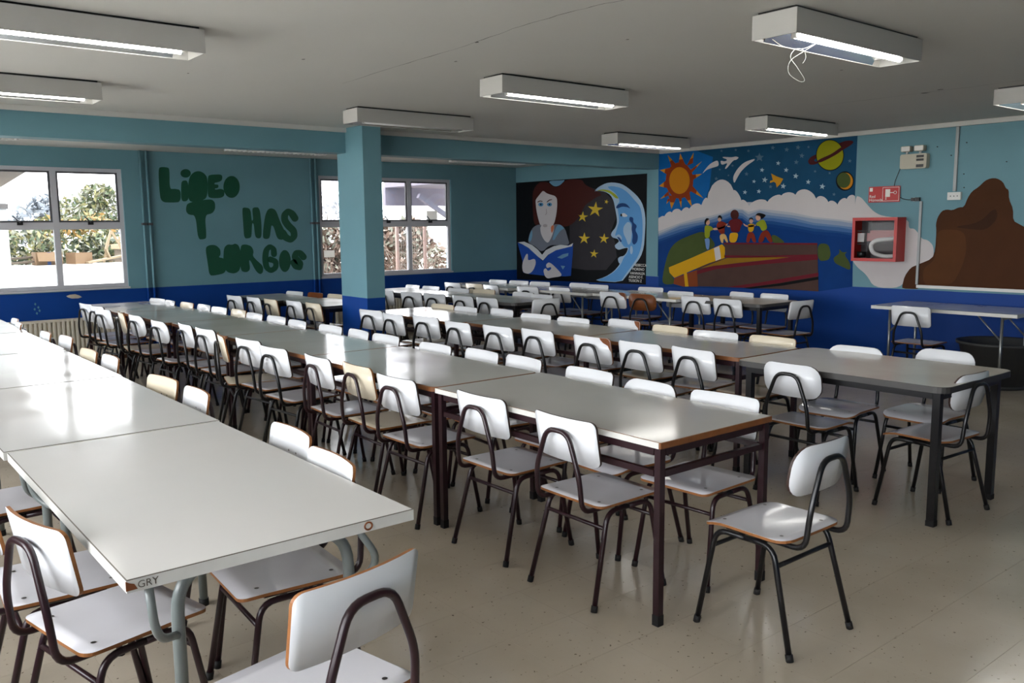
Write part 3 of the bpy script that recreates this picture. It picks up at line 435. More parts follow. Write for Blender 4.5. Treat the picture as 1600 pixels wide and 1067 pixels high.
('painted_planet','ring',6,[(5.843,2.332),(5.787,2.365),(5.648,2.409),(5.554,2.465),(5.523,2.481),(5.49,2.457),(5.573,2.404),(5.678,2.358),(5.796,2.316)]),
('painted_small_planet','black',3,[(5.354,2.083),(5.356,2.055),(5.366,2.028),(5.383,2.006),(5.406,1.989),(5.432,1.979),(5.462,1.976),(5.491,1.981),(5.519,1.994),(5.544,2.012),(5.563,2.036),(5.576,2.064),(5.581,2.093),(5.579,2.122),(5.568,2.149),(5.551,2.171),(5.528,2.188),(5.501,2.198),(5.472,2.2),(5.442,2.194),(5.414,2.182),(5.39,2.163),(5.371,2.139),(5.359,2.112)]),
('painted_small_planet','suntip',4,[(5.366,2.084),(5.368,2.059),(5.376,2.036),(5.39,2.017),(5.408,2.003),(5.43,1.994),(5.454,1.992),(5.478,1.996),(5.501,2.006),(5.521,2.022),(5.537,2.043),(5.547,2.067),(5.551,2.092),(5.549,2.117),(5.541,2.14),(5.527,2.159),(5.508,2.173),(5.486,2.182),(5.462,2.184),(5.438,2.179),(5.416,2.169),(5.396,2.152),(5.381,2.132),(5.37,2.108)]),
('painted_small_planet','m2green',5,[(5.394,2.094),(5.396,2.072),(5.403,2.051),(5.416,2.033),(5.433,2.02),(5.453,2.012),(5.476,2.01),(5.498,2.014),(5.52,2.023),(5.538,2.038),(5.553,2.057),(5.563,2.079),(5.567,2.102),(5.565,2.125),(5.557,2.146),(5.544,2.164),(5.526,2.177),(5.506,2.185),(5.484,2.187),(5.461,2.183),(5.44,2.173),(5.422,2.158),(5.407,2.139),(5.398,2.117)]),
('painted_books','bookbrown',5,[(7.165,1.351),(5.789,1.364),(5.751,0.79),(6.227,0.794),(7.384,0.772),(7.591,0.766),(7.596,0.964),(7.598,1.059),(7.11,1.164)]),
('painted_books','bookred',6,[(7.166,1.363),(5.789,1.37),(5.788,1.347),(7.143,1.342)]),
('painted_books','bookgold',6,[(7.537,1.013),(7.109,1.16),(6.418,1.19),(6.143,1.19),(6.942,1.1),(7.334,1.048)]),
('painted_books','bookred',6,[(7.596,0.976),(7.334,1.052),(6.833,1.107),(6.144,1.194),(5.776,1.214),(5.774,1.172),(6.568,1.092),(7.275,1.01),(7.595,0.928)]),
('painted_books','bookred',6,[(7.099,0.778),(6.561,0.866),(5.761,1.016),(5.759,0.974),(6.305,0.866),(6.823,0.782)]),
('painted_books','black',6,[(6.823,0.78),(6.305,0.862),(5.759,0.968),(5.757,0.933),(6.254,0.836),(6.716,0.774)]),
('painted_books','bookred',6,[(7.161,1.198),(6.572,1.202),(5.784,1.235),(5.783,1.21),(6.835,1.17),(7.138,1.168)]),
('painted_books','bookyel',6,[(8.096,1.008),(7.69,1.152),(7.185,1.342),(7.141,1.301),(7.132,1.164),(7.392,1.088),(7.992,0.865),(8.082,0.935)]),
('painted_books','cloud',7,[(7.317,1.287),(7.232,1.318),(7.206,1.208),(7.199,1.151),(7.284,1.119)]),
('painted_books','bookspine',6,[(7.992,0.86),(7.596,0.992),(7.576,0.762),(7.834,0.75),(8.006,0.779)]),
('painted_books','bookyel',7,[(7.822,0.932),(7.771,0.946),(7.736,0.755),(7.797,0.752)]),
('painted_children','shirtg',8,[(7.483,1.585),(7.431,1.593),(7.347,1.57),(7.337,1.525),(7.388,1.522),(7.39,1.428),(7.474,1.417)]),
('painted_children','skin',8,[(7.392,1.633),(7.395,1.616),(7.405,1.603),(7.419,1.596),(7.435,1.596),(7.449,1.603),(7.459,1.617),(7.463,1.634),(7.46,1.651),(7.451,1.664),(7.437,1.671),(7.421,1.671),(7.406,1.664),(7.396,1.65)]),
('painted_children','black',8,[(7.478,1.6),(7.484,1.653),(7.453,1.69),(7.406,1.682),(7.415,1.663),(7.451,1.645),(7.462,1.6)]),
('painted_children','jean',8,[(7.474,1.414),(7.385,1.425),(7.395,1.27),(7.442,1.269),(7.468,1.383)]),
('painted_children','skin',8,[(7.338,1.559),(7.2,1.562),(7.103,1.619),(7.098,1.601),(7.191,1.539),(7.337,1.525)]),
('painted_children','shirtr',8,[(7.288,1.577),(7.266,1.628),(7.23,1.643),(7.185,1.642),(7.112,1.612),(7.155,1.561),(7.144,1.481),(7.216,1.473)]),
('painted_children','skin',8,[(7.206,1.668),(7.209,1.655),(7.216,1.645),(7.228,1.64),(7.241,1.64),(7.253,1.646),(7.261,1.656),(7.264,1.669),(7.262,1.682),(7.254,1.692),(7.242,1.697),(7.23,1.697),(7.218,1.691),(7.209,1.681)]),
('painted_children','black',8,[(7.267,1.68),(7.259,1.717),(7.223,1.727),(7.195,1.694),(7.199,1.657),(7.222,1.69)]),
('painted_children','tan',8,[(7.221,1.473),(7.131,1.481),(7.082,1.367),(7.114,1.365),(7.161,1.429),(7.168,1.355),(7.195,1.359),(7.226,1.422)]),
('painted_children','skin',8,[(7.12,1.587),(7.066,1.583),(7.061,1.565),(7.102,1.568)]),
('painted_children','shirtm',8,[(7.099,1.619),(7.051,1.67),(6.928,1.679),(6.857,1.617),(6.891,1.589),(6.914,1.495),(7.046,1.499),(7.057,1.583)]),
('painted_children','hair',8,[(6.93,1.726),(6.934,1.701),(6.947,1.68),(6.968,1.667),(6.993,1.662),(7.019,1.667),(7.041,1.682),(7.056,1.703),(7.062,1.728),(7.057,1.753),(7.044,1.774),(7.022,1.788),(6.997,1.792),(6.972,1.787),(6.95,1.772),(6.935,1.751)]),
('painted_children','bookyel',8,[(7.072,1.466),(7.046,1.495),(6.923,1.492),(6.958,1.366),(7.069,1.365)]),
('painted_children','skin',8,[(6.866,1.621),(6.796,1.581),(6.669,1.601),(6.66,1.58),(6.752,1.559),(6.838,1.578)]),
('painted_children','bookyel',8,[(6.792,1.606),(6.703,1.609),(6.685,1.587),(6.704,1.506),(6.776,1.502)]),
('painted_children','skin',8,[(6.707,1.644),(6.71,1.631),(6.718,1.62),(6.73,1.614),(6.744,1.614),(6.756,1.62),(6.765,1.631),(6.768,1.645),(6.766,1.659),(6.758,1.669),(6.746,1.675),(6.732,1.675),(6.72,1.669),(6.711,1.658)]),
('painted_children','black',8,[(6.776,1.645),(6.765,1.684),(6.714,1.683),(6.704,1.651),(6.739,1.67)]),
('painted_children','shirtr',8,[(6.784,1.499),(6.699,1.504),(6.644,1.371),(6.703,1.37),(6.736,1.445),(6.755,1.37),(6.81,1.369)]),
('painted_children','shirtg',8,[(6.665,1.616),(6.587,1.657),(6.537,1.656),(6.484,1.544),(6.574,1.509),(6.609,1.58),(6.655,1.58)]),
('painted_children','skin',8,[(6.596,1.685),(6.599,1.668),(6.609,1.654),(6.624,1.646),(6.641,1.646),(6.656,1.654),(6.667,1.669),(6.671,1.686),(6.668,1.704),(6.658,1.718),(6.643,1.726),(6.627,1.726),(6.611,1.717),(6.6,1.703)]),
('painted_children','black',8,[(6.681,1.708),(6.64,1.746),(6.565,1.734),(6.514,1.712),(6.554,1.678),(6.587,1.661),(6.605,1.7),(6.656,1.714)]),
('painted_children','shirtr',8,[(6.582,1.502),(6.484,1.537),(6.396,1.373),(6.461,1.372),(6.522,1.46),(6.552,1.371),(6.632,1.371)])]
MURAL_THREE=[('white_cloud','cloud',1,[(5.335,1.914),(5.264,1.901),(5.191,1.823),(5.106,1.735),(5.001,1.679),(4.691,1.643),(4.686,1.538),(4.622,1.538),(4.577,1.486),(4.531,1.424),(4.468,1.414),(4.403,1.352),(4.395,1.208),(4.58,1.141),(4.681,1.032),(4.739,0.88),(5.053,0.869),(5.152,1.014),(5.274,1.099),(5.342,1.186)]),
('brown_rock','rock',2,[(4.726,0.908),(4.704,1.016),(4.641,1.111),(4.563,1.146),(4.41,1.215),(4.383,1.312),(4.382,1.517),(4.392,1.581),(4.377,1.657),(4.336,1.723),(4.287,1.738),(4.224,1.728),(4.164,1.757),(4.109,1.759),(4.078,1.851),(4.04,1.917),(3.971,1.964),(3.916,2.022),(3.859,2.044),(3.802,2.041),(3.742,2.002),(3.71,1.935),(3.683,1.922),(3.675,1.827),(3.63,1.73),(3.622,1.611),(3.559,1.575),(3.411,1.491),(3.102,1.422),(2.793,1.268),(2.769,0.92),(3.479,0.906),(4.537,0.897),(4.556,0.877),(4.724,0.875)]),
('brown_rock','rockL',3,[(4.374,1.492),(4.313,1.53),(4.089,1.516),(4.053,1.317),(4.092,1.14),(4.179,0.934),(4.485,0.913),(4.508,1.102),(4.396,1.183),(4.364,1.312)]),
('brown_rock','rockD',3,[(4.214,1.554),(3.949,1.59),(3.796,1.758),(3.766,1.637),(3.874,1.516),(4.041,1.529)])]
LETTERS=[('letter_l',[(3.575,2.379),(3.622,2.395),(3.693,2.39),(3.713,2.369),(3.7,2.117),(3.762,2.123),(3.841,2.11),(3.828,1.956),(3.737,1.946),(3.581,1.95),(3.57,2.122)]),
('letter_i',[(3.982,2.324),(3.977,2.305),(3.964,2.288),(3.946,2.275),(3.923,2.268),(3.9,2.268),(3.878,2.274),(3.861,2.285),(3.851,2.302),(3.848,2.32),(3.853,2.339),(3.865,2.356),(3.884,2.369),(3.906,2.376),(3.93,2.377),(3.951,2.371),(3.968,2.36),(3.979,2.343)]),
('letter_i',[(3.855,2.229),(3.943,2.234),(3.937,1.998),(3.898,1.962),(3.84,1.967),(3.843,2.113)]),
('letter_c',[(3.941,2.202),(3.968,2.291),(4.023,2.343),(4.091,2.36),(4.156,2.333),(4.198,2.268),(4.181,2.016),(4.091,1.97),(3.956,1.954),(3.927,2.012)]),
('letter_e',[(4.199,2.297),(4.246,2.316),(4.368,2.324),(4.398,2.303),(4.387,2.243),(4.332,2.219),(4.285,2.211),(4.284,2.188),(4.338,2.19),(4.335,2.145),(4.281,2.136),(4.296,2.119),(4.358,2.135),(4.411,2.121),(4.411,2.041),(4.351,2.011),(4.229,2.009),(4.184,2.031)]),
('letter_o',[(4.627,2.164),(4.622,2.126),(4.608,2.09),(4.589,2.06),(4.564,2.036),(4.536,2.021),(4.506,2.016),(4.478,2.02),(4.451,2.034),(4.429,2.057),(4.413,2.087),(4.404,2.122),(4.402,2.16),(4.408,2.197),(4.421,2.233),(4.44,2.263),(4.465,2.287),(4.493,2.302),(4.522,2.308),(4.551,2.304),(4.577,2.29),(4.6,2.267),(4.616,2.237),(4.626,2.202)]),
('letter_t',[(3.893,1.88),(3.911,1.932),(3.986,1.962),(4.228,2.001),(4.279,1.957),(4.277,1.868),(4.233,1.808),(4.133,1.79),(4.142,1.494),(4.108,1.472),(4.025,1.469),(4.013,1.785),(3.925,1.792),(3.893,1.829)]),
('letter_h',[(4.644,1.877),(4.674,1.893),(4.761,1.878),(4.77,1.732),(4.777,1.709),(4.794,1.732),(4.785,1.87),(4.81,1.894),(4.892,1.894),(4.91,1.669),(4.901,1.482),(4.846,1.468),(4.807,1.499),(4.799,1.67),(4.775,1.685),(4.758,1.5),(4.733,1.477),(4.652,1.471),(4.649,1.671)]),
('letter_a',[(4.912,1.482),(4.959,1.762),(5.005,1.864),(5.064,1.887),(5.129,1.857),(5.181,1.699),(5.235,1.588),(5.281,1.477),(5.194,1.443),(5.127,1.463),(5.085,1.629),(5.053,1.653),(5.042,1.606),(5.019,1.473),(4.96,1.458)]),
('letter_s',[(5.453,1.773),(5.405,1.846),(5.3,1.891),(5.203,1.812),(5.197,1.698),(5.263,1.602),(5.33,1.547),(5.333,1.507),(5.326,1.495),(5.292,1.515),(5.263,1.568),(5.243,1.586),(5.216,1.592),(5.189,1.584),(5.169,1.565),(5.161,1.54),(5.168,1.515),(5.218,1.439),(5.336,1.393),(5.437,1.475),(5.429,1.596),(5.348,1.669),(5.301,1.732),(5.303,1.776),(5.312,1.791),(5.324,1.774),(5.357,1.72),(5.377,1.701),(5.404,1.695),(5.432,1.703),(5.452,1.722),(5.46,1.748)]),
('letter_b',[(4.114,1.36),(4.172,1.396),(4.256,1.394),(4.314,1.34),(4.318,1.264),(4.285,1.227),(4.354,1.217),(4.382,1.155),(4.375,1.018),(4.234,0.99),(4.149,0.989),(4.136,1.163)]),
('letter_u',[(4.351,1.217),(4.365,1.354),(4.419,1.401),(4.481,1.39),(4.521,1.409),(4.568,1.388),(4.595,1.302),(4.582,1.056),(4.5,1.0),(4.391,1.025),(4.345,1.11)]),
('letter_r',[(4.591,1.38),(4.664,1.397),(4.751,1.368),(4.78,1.298),(4.761,1.236),(4.815,1.172),(4.906,1.09),(4.896,0.996),(4.846,0.978),(4.791,1.032),(4.725,1.175),(4.704,1.176),(4.719,1.05),(4.66,1.009),(4.574,1.04)]),
('letter_g',[(5.116,1.253),(5.108,1.345),(5.008,1.4),(4.915,1.325),(4.892,1.184),(4.91,1.048),(5.012,0.977),(5.127,1.038),(5.135,1.17),(5.03,1.218),(5.007,1.221),(4.986,1.212),(4.972,1.194),(4.969,1.172),(4.978,1.152),(4.996,1.139),(5.056,1.125),(5.049,1.082),(5.016,1.063),(4.992,1.083),(4.982,1.184),(4.998,1.294),(5.02,1.316),(5.027,1.306),(5.025,1.249),(5.032,1.228),(5.049,1.213),(5.072,1.208),(5.094,1.215),(5.11,1.232)]),
('letter_o',[(5.315,1.147),(5.31,1.103),(5.297,1.063),(5.279,1.03),(5.256,1.007),(5.232,0.995),(5.206,0.997),(5.183,1.01),(5.163,1.035),(5.148,1.068),(5.139,1.109),(5.138,1.152),(5.144,1.196),(5.156,1.235),(5.174,1.268),(5.196,1.291),(5.221,1.303),(5.246,1.302),(5.27,1.289),(5.29,1.265),(5.305,1.231),(5.314,1.191)]),
('letter_s',[(5.552,1.229),(5.487,1.299),(5.375,1.3),(5.321,1.202),(5.38,1.115),(5.412,1.089),(5.425,1.089),(5.426,1.101),(5.405,1.145),(5.387,1.163),(5.361,1.171),(5.335,1.165),(5.315,1.148),(5.307,1.125),(5.313,1.1),(5.356,1.029),(5.477,1.004),(5.513,1.117),(5.462,1.175),(5.423,1.219),(5.425,1.216),(5.434,1.215),(5.469,1.168),(5.491,1.153),(5.518,1.151),(5.543,1.161),(5.56,1.181),(5.563,1.206)])]
CHAIRS=[
('r1','R',1.38,2.73,176.6,'white','maroon','A',0),
('r1','R',1.45,3.21,178.2,'white','maroon','A',0),
('r1','R',1.46,4.32,177.8,'white','maroon','A',0),
('r1','R',1.45,4.82,185.6,'cream','maroon','A',0),
('r1','R',1.45,5.86,179.6,'white','maroon','A',0),
('r1','R',1.42,6.28,181.1,'cream','maroon','A',0),
('r1','R',1.48,7.218,180.9,'white','maroon','A',0),
('r1','R',1.42,7.632,179.2,'white','maroon','A',0),
('r1','R',1.39,8.583,176.1,'white','maroon','A',0),
('r1','R',1.43,8.997,177.1,'white','maroon','A',0),
('r2','L',2.45,2.66,-0.5,'white','maroon','A',0),
('r2','L',2.47,3.28,0.6,'white','maroon','A',0),
('r2','L',2.43,3.99,1.6,'white','maroon','A',0),
('r2','L',2.48,4.51,-2.6,'cream','maroon','A',0),
('r2','L',2.46,4.98,-2.4,'white','maroon','A',0),
('r2','L',2.43,5.58,4.8,'white','black','A',0),
('r2','L',2.47,6.112,5.0,'white','black','A',0),
('r2','L',2.43,6.527,-15.5,'cream','black','A',0),
('r2','L',2.48,7.02,3.4,'white','black','A',0),
('r2','L',2.48,7.5,-2.6,'white','black','A',0),
('r2','L',2.39,7.92,3.8,'white','black','B',0),
('r2','L',2.39,8.603,5.0,'white','black','B',0),
('r2','L',2.37,9.017,-8.4,'cream','black','A',0),
('r2','L',2.32,9.51,9.0,'white','black','A',0),
('r2','L',2.37,9.948,7.6,'white','black','A',0),
('r2','L',2.36,10.362,6.8,'white','black','A',0),
('r2','R',3.33,2.5,182.9,'white','maroon','A',0),
('r2','R',3.32,2.96,176.3,'white','maroon','B',0),
('r2','R',3.36,3.45,178.8,'white','maroon','A',0),
('r2','R',3.38,4.048,174.3,'white','maroon','A',0),
('r2','R',3.37,4.462,176.6,'white','maroon','A',0),
('r2','R',3.32,4.93,180.3,'white','maroon','A',0),
('r2','R',3.33,5.603,180.0,'white','maroon','A',0),
('r2','R',3.33,6.018,174.4,'white','maroon','A',0),
('r2','R',3.32,6.47,181.6,'white','maroon','A',0),
('r2','R',3.29,7.03,177.8,'white','maroon','A',0),
('r2','R',3.31,7.51,181.6,'white','maroon','A',0),
('r2','R',3.28,7.94,179.7,'white','maroon','A',0),
('r2','R',3.31,8.411,179.4,'cream','maroon','A',0),
('r2','R',3.27,8.826,182.6,'white','maroon','A',0),
('r2','R',3.26,9.241,179.9,'white','maroon','A',0),
('r2','R',3.22,9.656,181.4,'cream','maroon','A',0),
('r2','R',3.17,10.071,177.6,'white','maroon','A',0),
('r2','R',3.16,10.486,188.9,'white','maroon','A',0),
('r3','L',4.38,2.82,-0.6,'white','black','B',0),
('r3','L',4.45,3.6,-5.3,'white','black','A',0),
('r3','L',4.42,4.04,1.9,'white','black','A',0),
('r3','L',4.41,4.5,-0.4,'white','black','A',1),
('r3','L',4.39,5.088,0.2,'white','black','A',0),
('r3','L',4.32,5.502,0.3,'white','black','A',0),
('r3','L',4.27,5.99,-1.3,'white','black','A',0),
('r3','L',4.32,6.558,3.7,'white','black','A',0),
('r3','L',4.23,6.972,-1.8,'white','black','A',0),
('r3','L',4.28,7.47,6.0,'white','black','A',0),
('r3','R',5.52,2.46,177.8,'white','black','B',0),
('r3','R',5.28,2.93,183.4,'white','black','B',0),
('r3','R',5.32,3.59,180.0,'cream','black','A',0),
('r3','R',5.28,4.06,187.1,'white','black','A',0),
('r3','R',5.31,4.53,176.8,'cream','black','A',0),
('r3','R',5.37,5.09,177.7,'white','black','A',1),
('r3','R',5.18,5.52,183.9,'white','black','A',0),
('r3','R',5.16,6.0,185.2,'white','black','A',0),
('r3','R',5.23,6.59,177.0,'white','black','A',0),
('r3','R',5.12,7.038,180.5,'white','black','A',0),
('r3','R',5.12,7.452,182.7,'cream','black','A',0),
('r3','E',4.81,2.0,86.9,'white','black','B',0),
('r6','L',4.23,8.623,-1.4,'cream','black','A',0),
('r6','L',4.2,9.037,0.9,'white','black','A',0),
('r6','L',4.11,9.462,-1.9,'cream','black','A',0),
('r6','L',4.08,9.877,0.8,'white','black','A',0),
('r6','L',4.01,10.292,5.4,'white','black','A',0),
('r4','L',5.98,7.807,2.0,'white','black','A',0),
('r4','L',5.94,8.222,3.4,'white','black','A',0),
('r4','L',5.9,8.753,9.0,'white','black','A',0),
('r4','L',5.83,9.167,9.0,'white','black','A',0),
('r4','L',5.8,9.75,4.0,'white','black','A',0),
('r4','E',6.37,7.23,84.0,'white','black','A',0),
('r6','R',4.98,9.535,183.8,'cream','black','A',0),
('r6','R',4.91,9.95,181.2,'brown','black','A',0),
('r6','R',4.83,10.365,188.0,'white','black','A',0),
('r4','R',6.7,7.69,182.8,'white','black','A',0),
('r4','R',6.78,8.12,182.5,'white','black','A',0),
('r4','R',6.73,8.848,189.0,'cream','black','A',0),
('r4','R',6.63,9.262,189.0,'white','black','A',0),
('r4','R',6.6,9.873,184.0,'white','black','A',0),
('r4','R',6.57,10.287,177.7,'white','black','A',0),
('r5','L',7.71,5.78,-1.8,'white','black','A',0),
('r5','L',7.74,6.24,5.5,'white','black','A',0),
('r5','L',7.6,6.92,9.0,'brown','black','B',0),
('r5','L',7.58,7.38,9.0,'white','black','A',1),
('r5','L',7.67,8.438,3.8,'white','black','A',0),
('r5','L',7.47,8.852,8.9,'white','black','A',0),
('r5','L',7.33,9.475,-4.0,'white','black','A',0),
('r5','L',7.35,9.89,2.9,'cream','black','A',0),
('r5','L',7.27,10.305,2.7,'white','black','A',0),
('r5','E',8.11,5.13,84.0,'white','black','A',0),
('r5','R',8.65,5.828,178.0,'white','black','A',0),
('r5','R',8.6,6.242,171.5,'white','black','A',0),
('r5','R',8.2,6.84,183.5,'white','black','A',0),
('r5','R',8.49,7.58,189.0,'white','black','A',0),
('r5','R',8.37,8.443,187.5,'white','black','A',0),
('r5','R',8.43,8.857,182.5,'white','black','A',0),
('r5','R',8.25,9.5,189.0,'white','black','A',0),
('r5','R',8.2,9.918,189.0,'white','black','A',0),
('r5','R',8.13,10.332,186.0,'white','black','A',0),
('wall','L',8.25,4.03,0.2,'white','black','A',0),
('r1','L',0.44,2.68,12,'white','maroon','A',0),
('r1','L',0.38,3.17,-3,'white','maroon','A',0),
('r1','L',0.42,4.22,2,'white','maroon','A',0),
('r1','E',0.95,1.76,101,'white','maroon','A',0),
('r2','E',2.885,1.72,90,'white','black','B',0)]

# ---------------------------------------------------------------- floor of vinyl tiles
fl = struct(MB().box(XL-WT, XM+WT, YF-WT, YW+WT, -.15, -.003, 'crack_dark').build('floor'))
T = .3205; tm = MB().box(.0003, T-.0003, .0005, T-.0005, -.003, 0, 'speckled_vinyl').mesh('tile')
Y0 = 1.215-20*T; X0 = .07-20*T
cells = []
ix = 0
for i in range(0, 60):
    for j in range(0, 60):
        x, y = X0+i*T, Y0+j*T
        if x < XL-.01 or y < YF-.01 or x+T > XM+.3 or y+T > YW+.3: continue
        cells.append((x, y))
def shown(c):
    v = Vector((c[0]+T/2, c[1]+T/2, -1.6)); r = cam.matrix_world.to_3x3(); d = -(v @ r.col[2]); px = (v @ r.col[0])/max(d,.01); py = (v @ r.col[1])/max(d,.01)
    return d > .3 and abs(px) < .64 and abs(py) < .44
near = sorted(cells, key=lambda c: (not shown(c), math.hypot(c[0]+T/2, c[1]+T/2)))
for x, y in near[:300]: place('floor_tile', tm, fl, (x, y, 0))
rest = MB()
for x, y in near[300:]: rest.box(x+.0003, x+T-.0003, y+.0005, y+T-.0005, -.003, 0, 'speckled_vinyl', 'Z')
stuff(rest.build('floor_tiles', fl))

# ---------------------------------------------------------------- walls, ceiling, beam, column
def wall_with_windows(name, axis, pos, out, lo, hi, wins, ztop):
    b = MB(); t0, t1 = sorted((pos, pos+out*WT))
    def bx(a0, a1, z0, z1):
        if axis == 'y': b.box(a0, a1, t0, t1, z0, z1, 'wall_paint')
        else: b.box(t0, t1, a0, a1, z0, z1, 'wall_paint')
    c = lo
    for a, e in wins:
        bx(c, a, 0, ztop); bx(a, e, 0, ZW0); bx(a, e, ZW1, ztop); c = e
    bx(c, hi, 0, ztop)
    return struct(b.build(name))
wb = wall_with_windows('wall_back', 'y', YW, 1, XL-WT, XM+WT, WIN_BACK, 2.8)
wall_with_windows('wall_left', 'x', XL, -1, YF-WT, YW, WIN_LEFT, 2.8)
struct(MB().box(XM, XM+WT, YF-WT, YW, 0, 2.8, 'wall_paint').build('wall_right'))
struct(MB().box(XL, XM, YF-WT, YF, 0, 2.8, 'wall_paint').build('wall_front'))
BY0, BY1 = 8.31, 8.52
ce = struct(MB().box(XL, XM, YF, BY1, ZC, 2.8, 'ceiling_paint').box(XL, XM, BY1, YW, ZR, 2.8, 'ceiling_paint').build('ceiling'))
struct(MB().box(XL, XM, BY0, BY1, 2.385, ZC, 'wall_paint').build('beam'))
struct(MB().box(4.515, 4.73, 7.95, 8.5, 0, ZC, 'wall_paint').build('column'))
struct(MB().box(XM-.03, XM, YF, BY0-.03, ZC-.048, ZC, 'cornice_paint').build('trim_1'))
struct(MB().box(XL, XM-.03, BY0-.03, BY0, ZC-.045, ZC, 'cornice_paint').build('trim_2'))
struct(MB().box(XM-.014, XM, YF, YW, 0, .075, 'baseboard_wood').build('baseboard_right'))
struct(MB().box(XL, XM, YW-.014, YW, 0, .075, 'baseboard_wood').build('baseboard_back'))
# cracked joints in the ceiling boards
def crack(pts, w):
    b = MB(); r = random.Random(len(pts))
    P = []
    for (x0,y0),(x1,y1) in zip(pts, pts[1:]):
        for k in range(6):
            t = k/6; P.append((x0+(x1-x0)*t+r.uniform(-.008,.008), y0+(y1-y0)*t, w*r.uniform(.3,1.2)))
    n0 = len(b.v)
    for x,y,ww in P: b.v += [(x-ww,y,ZC-.0015),(x+ww,y,ZC-.0015)]
    for k in range(len(P)-1): b.face((n0+2*k, n0+2*k+1, n0+2*k+3, n0+2*k+2), 'crack_dark')
    b.build('ceiling_crack', ce)
crack([(3.13,5.77),(3.09,4.82),(3.06,4.06),(3.01,3.6),(3.01,3.18),(3.05,2.93),(3.04,2.0)], .003)
crack([(7.1,4.4),(7.11,3.48),(7.11,3.08),(7.1,2.6)], .003)
for x, y, r in [(3.06,4.06,.016),(7.13,3.46,.03),(7.05,3.3,.022),(2.5,5.1,.012),(3.3,4.6,.012),(5.6,3.3,.012),(2.1,6.0,.01),(3.7,3.5,.01)]:
    q = [(x+r*random.uniform(.5,1)*math.cos(k), y+r*1.6*random.uniform(.5,1)*math.sin(k)) for k in range(6)]
    MB().flat(q, lambda a,c: (a,c,ZC-.002), 'crack_dark').build('ceiling_chip', ce)

# ---------------------------------------------------------------- windows
def window(name, a, b, axis, pos, out, latches=True):
    """three bays, awning sashes above a transom; u runs along the wall"""
    root = struct(empty(name))
    def P(u, w, z): return (u, pos+out*w, z) if axis == 'y' else (pos+out*w, u, z)
    def bar(mb, u0, u1, w0, w1, z0, z1, m):
        p, q = P(u0,w0,z0), P(u1,w1,z1)
        mb.box(min(p[0],q[0]),max(p[0],q[0]),min(p[1],q[1]),max(p[1],q[1]),min(z0,z1),max(z0,z1),m); return mb
    F = .045; w0, w1 = .03, .085
    f = MB()
    bar(f,a,b,w0,w1,ZW0,ZW0+F,'frame_grey'); bar(f,a,b,w0,w1,ZW1-F,ZW1,'frame_grey')
    bar(f,a,a+F,w0,w1,ZW0+F,ZW1-F,'frame_grey'); bar(f,b-F,b,w0,w1,ZW0+F,ZW1-F,'frame_grey'); f.build('window_frame', root)
    bar(MB(),a-.01,b+.01,-.02,.03,ZW0-.022,ZW0,'frame_grey').build('window_sill', root)
    n = 3; wd = (b-a)/n; ms = [a+wd*k for k in range(n+1)]
    for k in (1, 2): bar(MB(),ms[k]-.032,ms[k]+.032,w0-.005,w1,ZW0+F,ZW1-F,'frame_grey').build('mullion', root)
    zt0, zt1 = 1.615, 1.70
    for k in range(n):
        u0 = ms[k]+(F if k == 0 else .032); u1 = ms[k+1]-(F if k == n-1 else .032)
        bar(MB(),u0,u1,w0,w1,zt0,zt1,'frame_grey').build('transom', root)
        s = MB(); t = .022
        bar(s,u0,u1,w0+.012,w0+.04,zt1,zt1+t,'frame_dark'); bar(s,u0,u1,w0+.012,w0+.04,ZW1-F-t,ZW1-F,'frame_dark')
        bar(s,u0,u0+t,w0+.012,w0+.04,zt1+t,ZW1-F-t,'frame_dark'); bar(s,u1-t,u1,w0+.012,w0+.04,zt1+t,ZW1-F-t,'frame_dark')
        sash = s.build('sash', root)
        bar(MB(),u0+t,u1-t,w0+.024,w0+.028,zt1+t,ZW1-F-t,'dimming_glass' if latches else 'window_glass').build('pane', sash)
        bar(MB(),u0,u1,w0+.024,w0+.028,ZW0+F,zt0,'dimming_glass' if latches else 'window_glass').build('pane', root)
        if latches:
            um = (u0+u1)/2; h = MB(); bar(h,um-.03,um+.03,w0-.022,w0,zt1-.03,zt1+.012,'black_plastic')
            h.beam(P(um,w0-.02,zt1+.0), P(um-.075,w0-.03,zt1+.075), .014,.012,'frame_dark'); h.build('latch', root)
    return root
window('window_1', *WIN_BACK[0], 'y', YW, 1); w2 = window('window_2', *WIN_BACK[1], 'y', YW, 1)
for k, (a, b) in enumerate(WIN_LEFT): window('window_%d' % (k+3), a, b, 'x', XL, -1, False)
# paper notes stuck on the second window
tag(MB().box(5.86,6.03,YW+.045,YW+.047,1.18,1.28,'thin_paper').build('paper_note'), 'small white paper note on the lower pane beside the teal column', 'paper')
tag(MB().box(7.66,7.86,YW+.045,YW+.047,1.71,1.86,'thin_paper').build('paper_sheet'), 'pale paper sheet stuck on the upper pane nearest the mural corner', 'paper')

# peeled paint and painted letters on the window wall
MB().flat([(2.40,.818),(2.44,.832),(2.50,.836),(2.55,.815),(2.575,.795),(2.53,.783),(2.46,.785),(2.42,.80)], lambda a,c: (a,YW-.0012,c), 'plaster_chip').build('peeled_patch', wb)
for u, z in [(2.06,.74),(2.09,.70),(2.05,.68),(2.10,.66),(2.07,.63)]:
    MB().flat([(u-.012,z),(u,z+.02),(u+.012,z+.004),(u+.003,z-.016)], lambda a,c: (a,YW-.0012,c), 'pipe_teal').build('paint_scrape', wb)
lt = tag(empty('painted_lettering', (4.5,YW,1.7)), 'dark green hand painted words on the teal wall between the windows', 'lettering')
for k, (n, poly) in enumerate(LETTERS):
    d = .001+.0004*(k % 3)
    MB().flat(soften(poly, 2), lambda a,c: (a-4.5,-d,c-1.7), 'green_paint').build(n, lt, True)

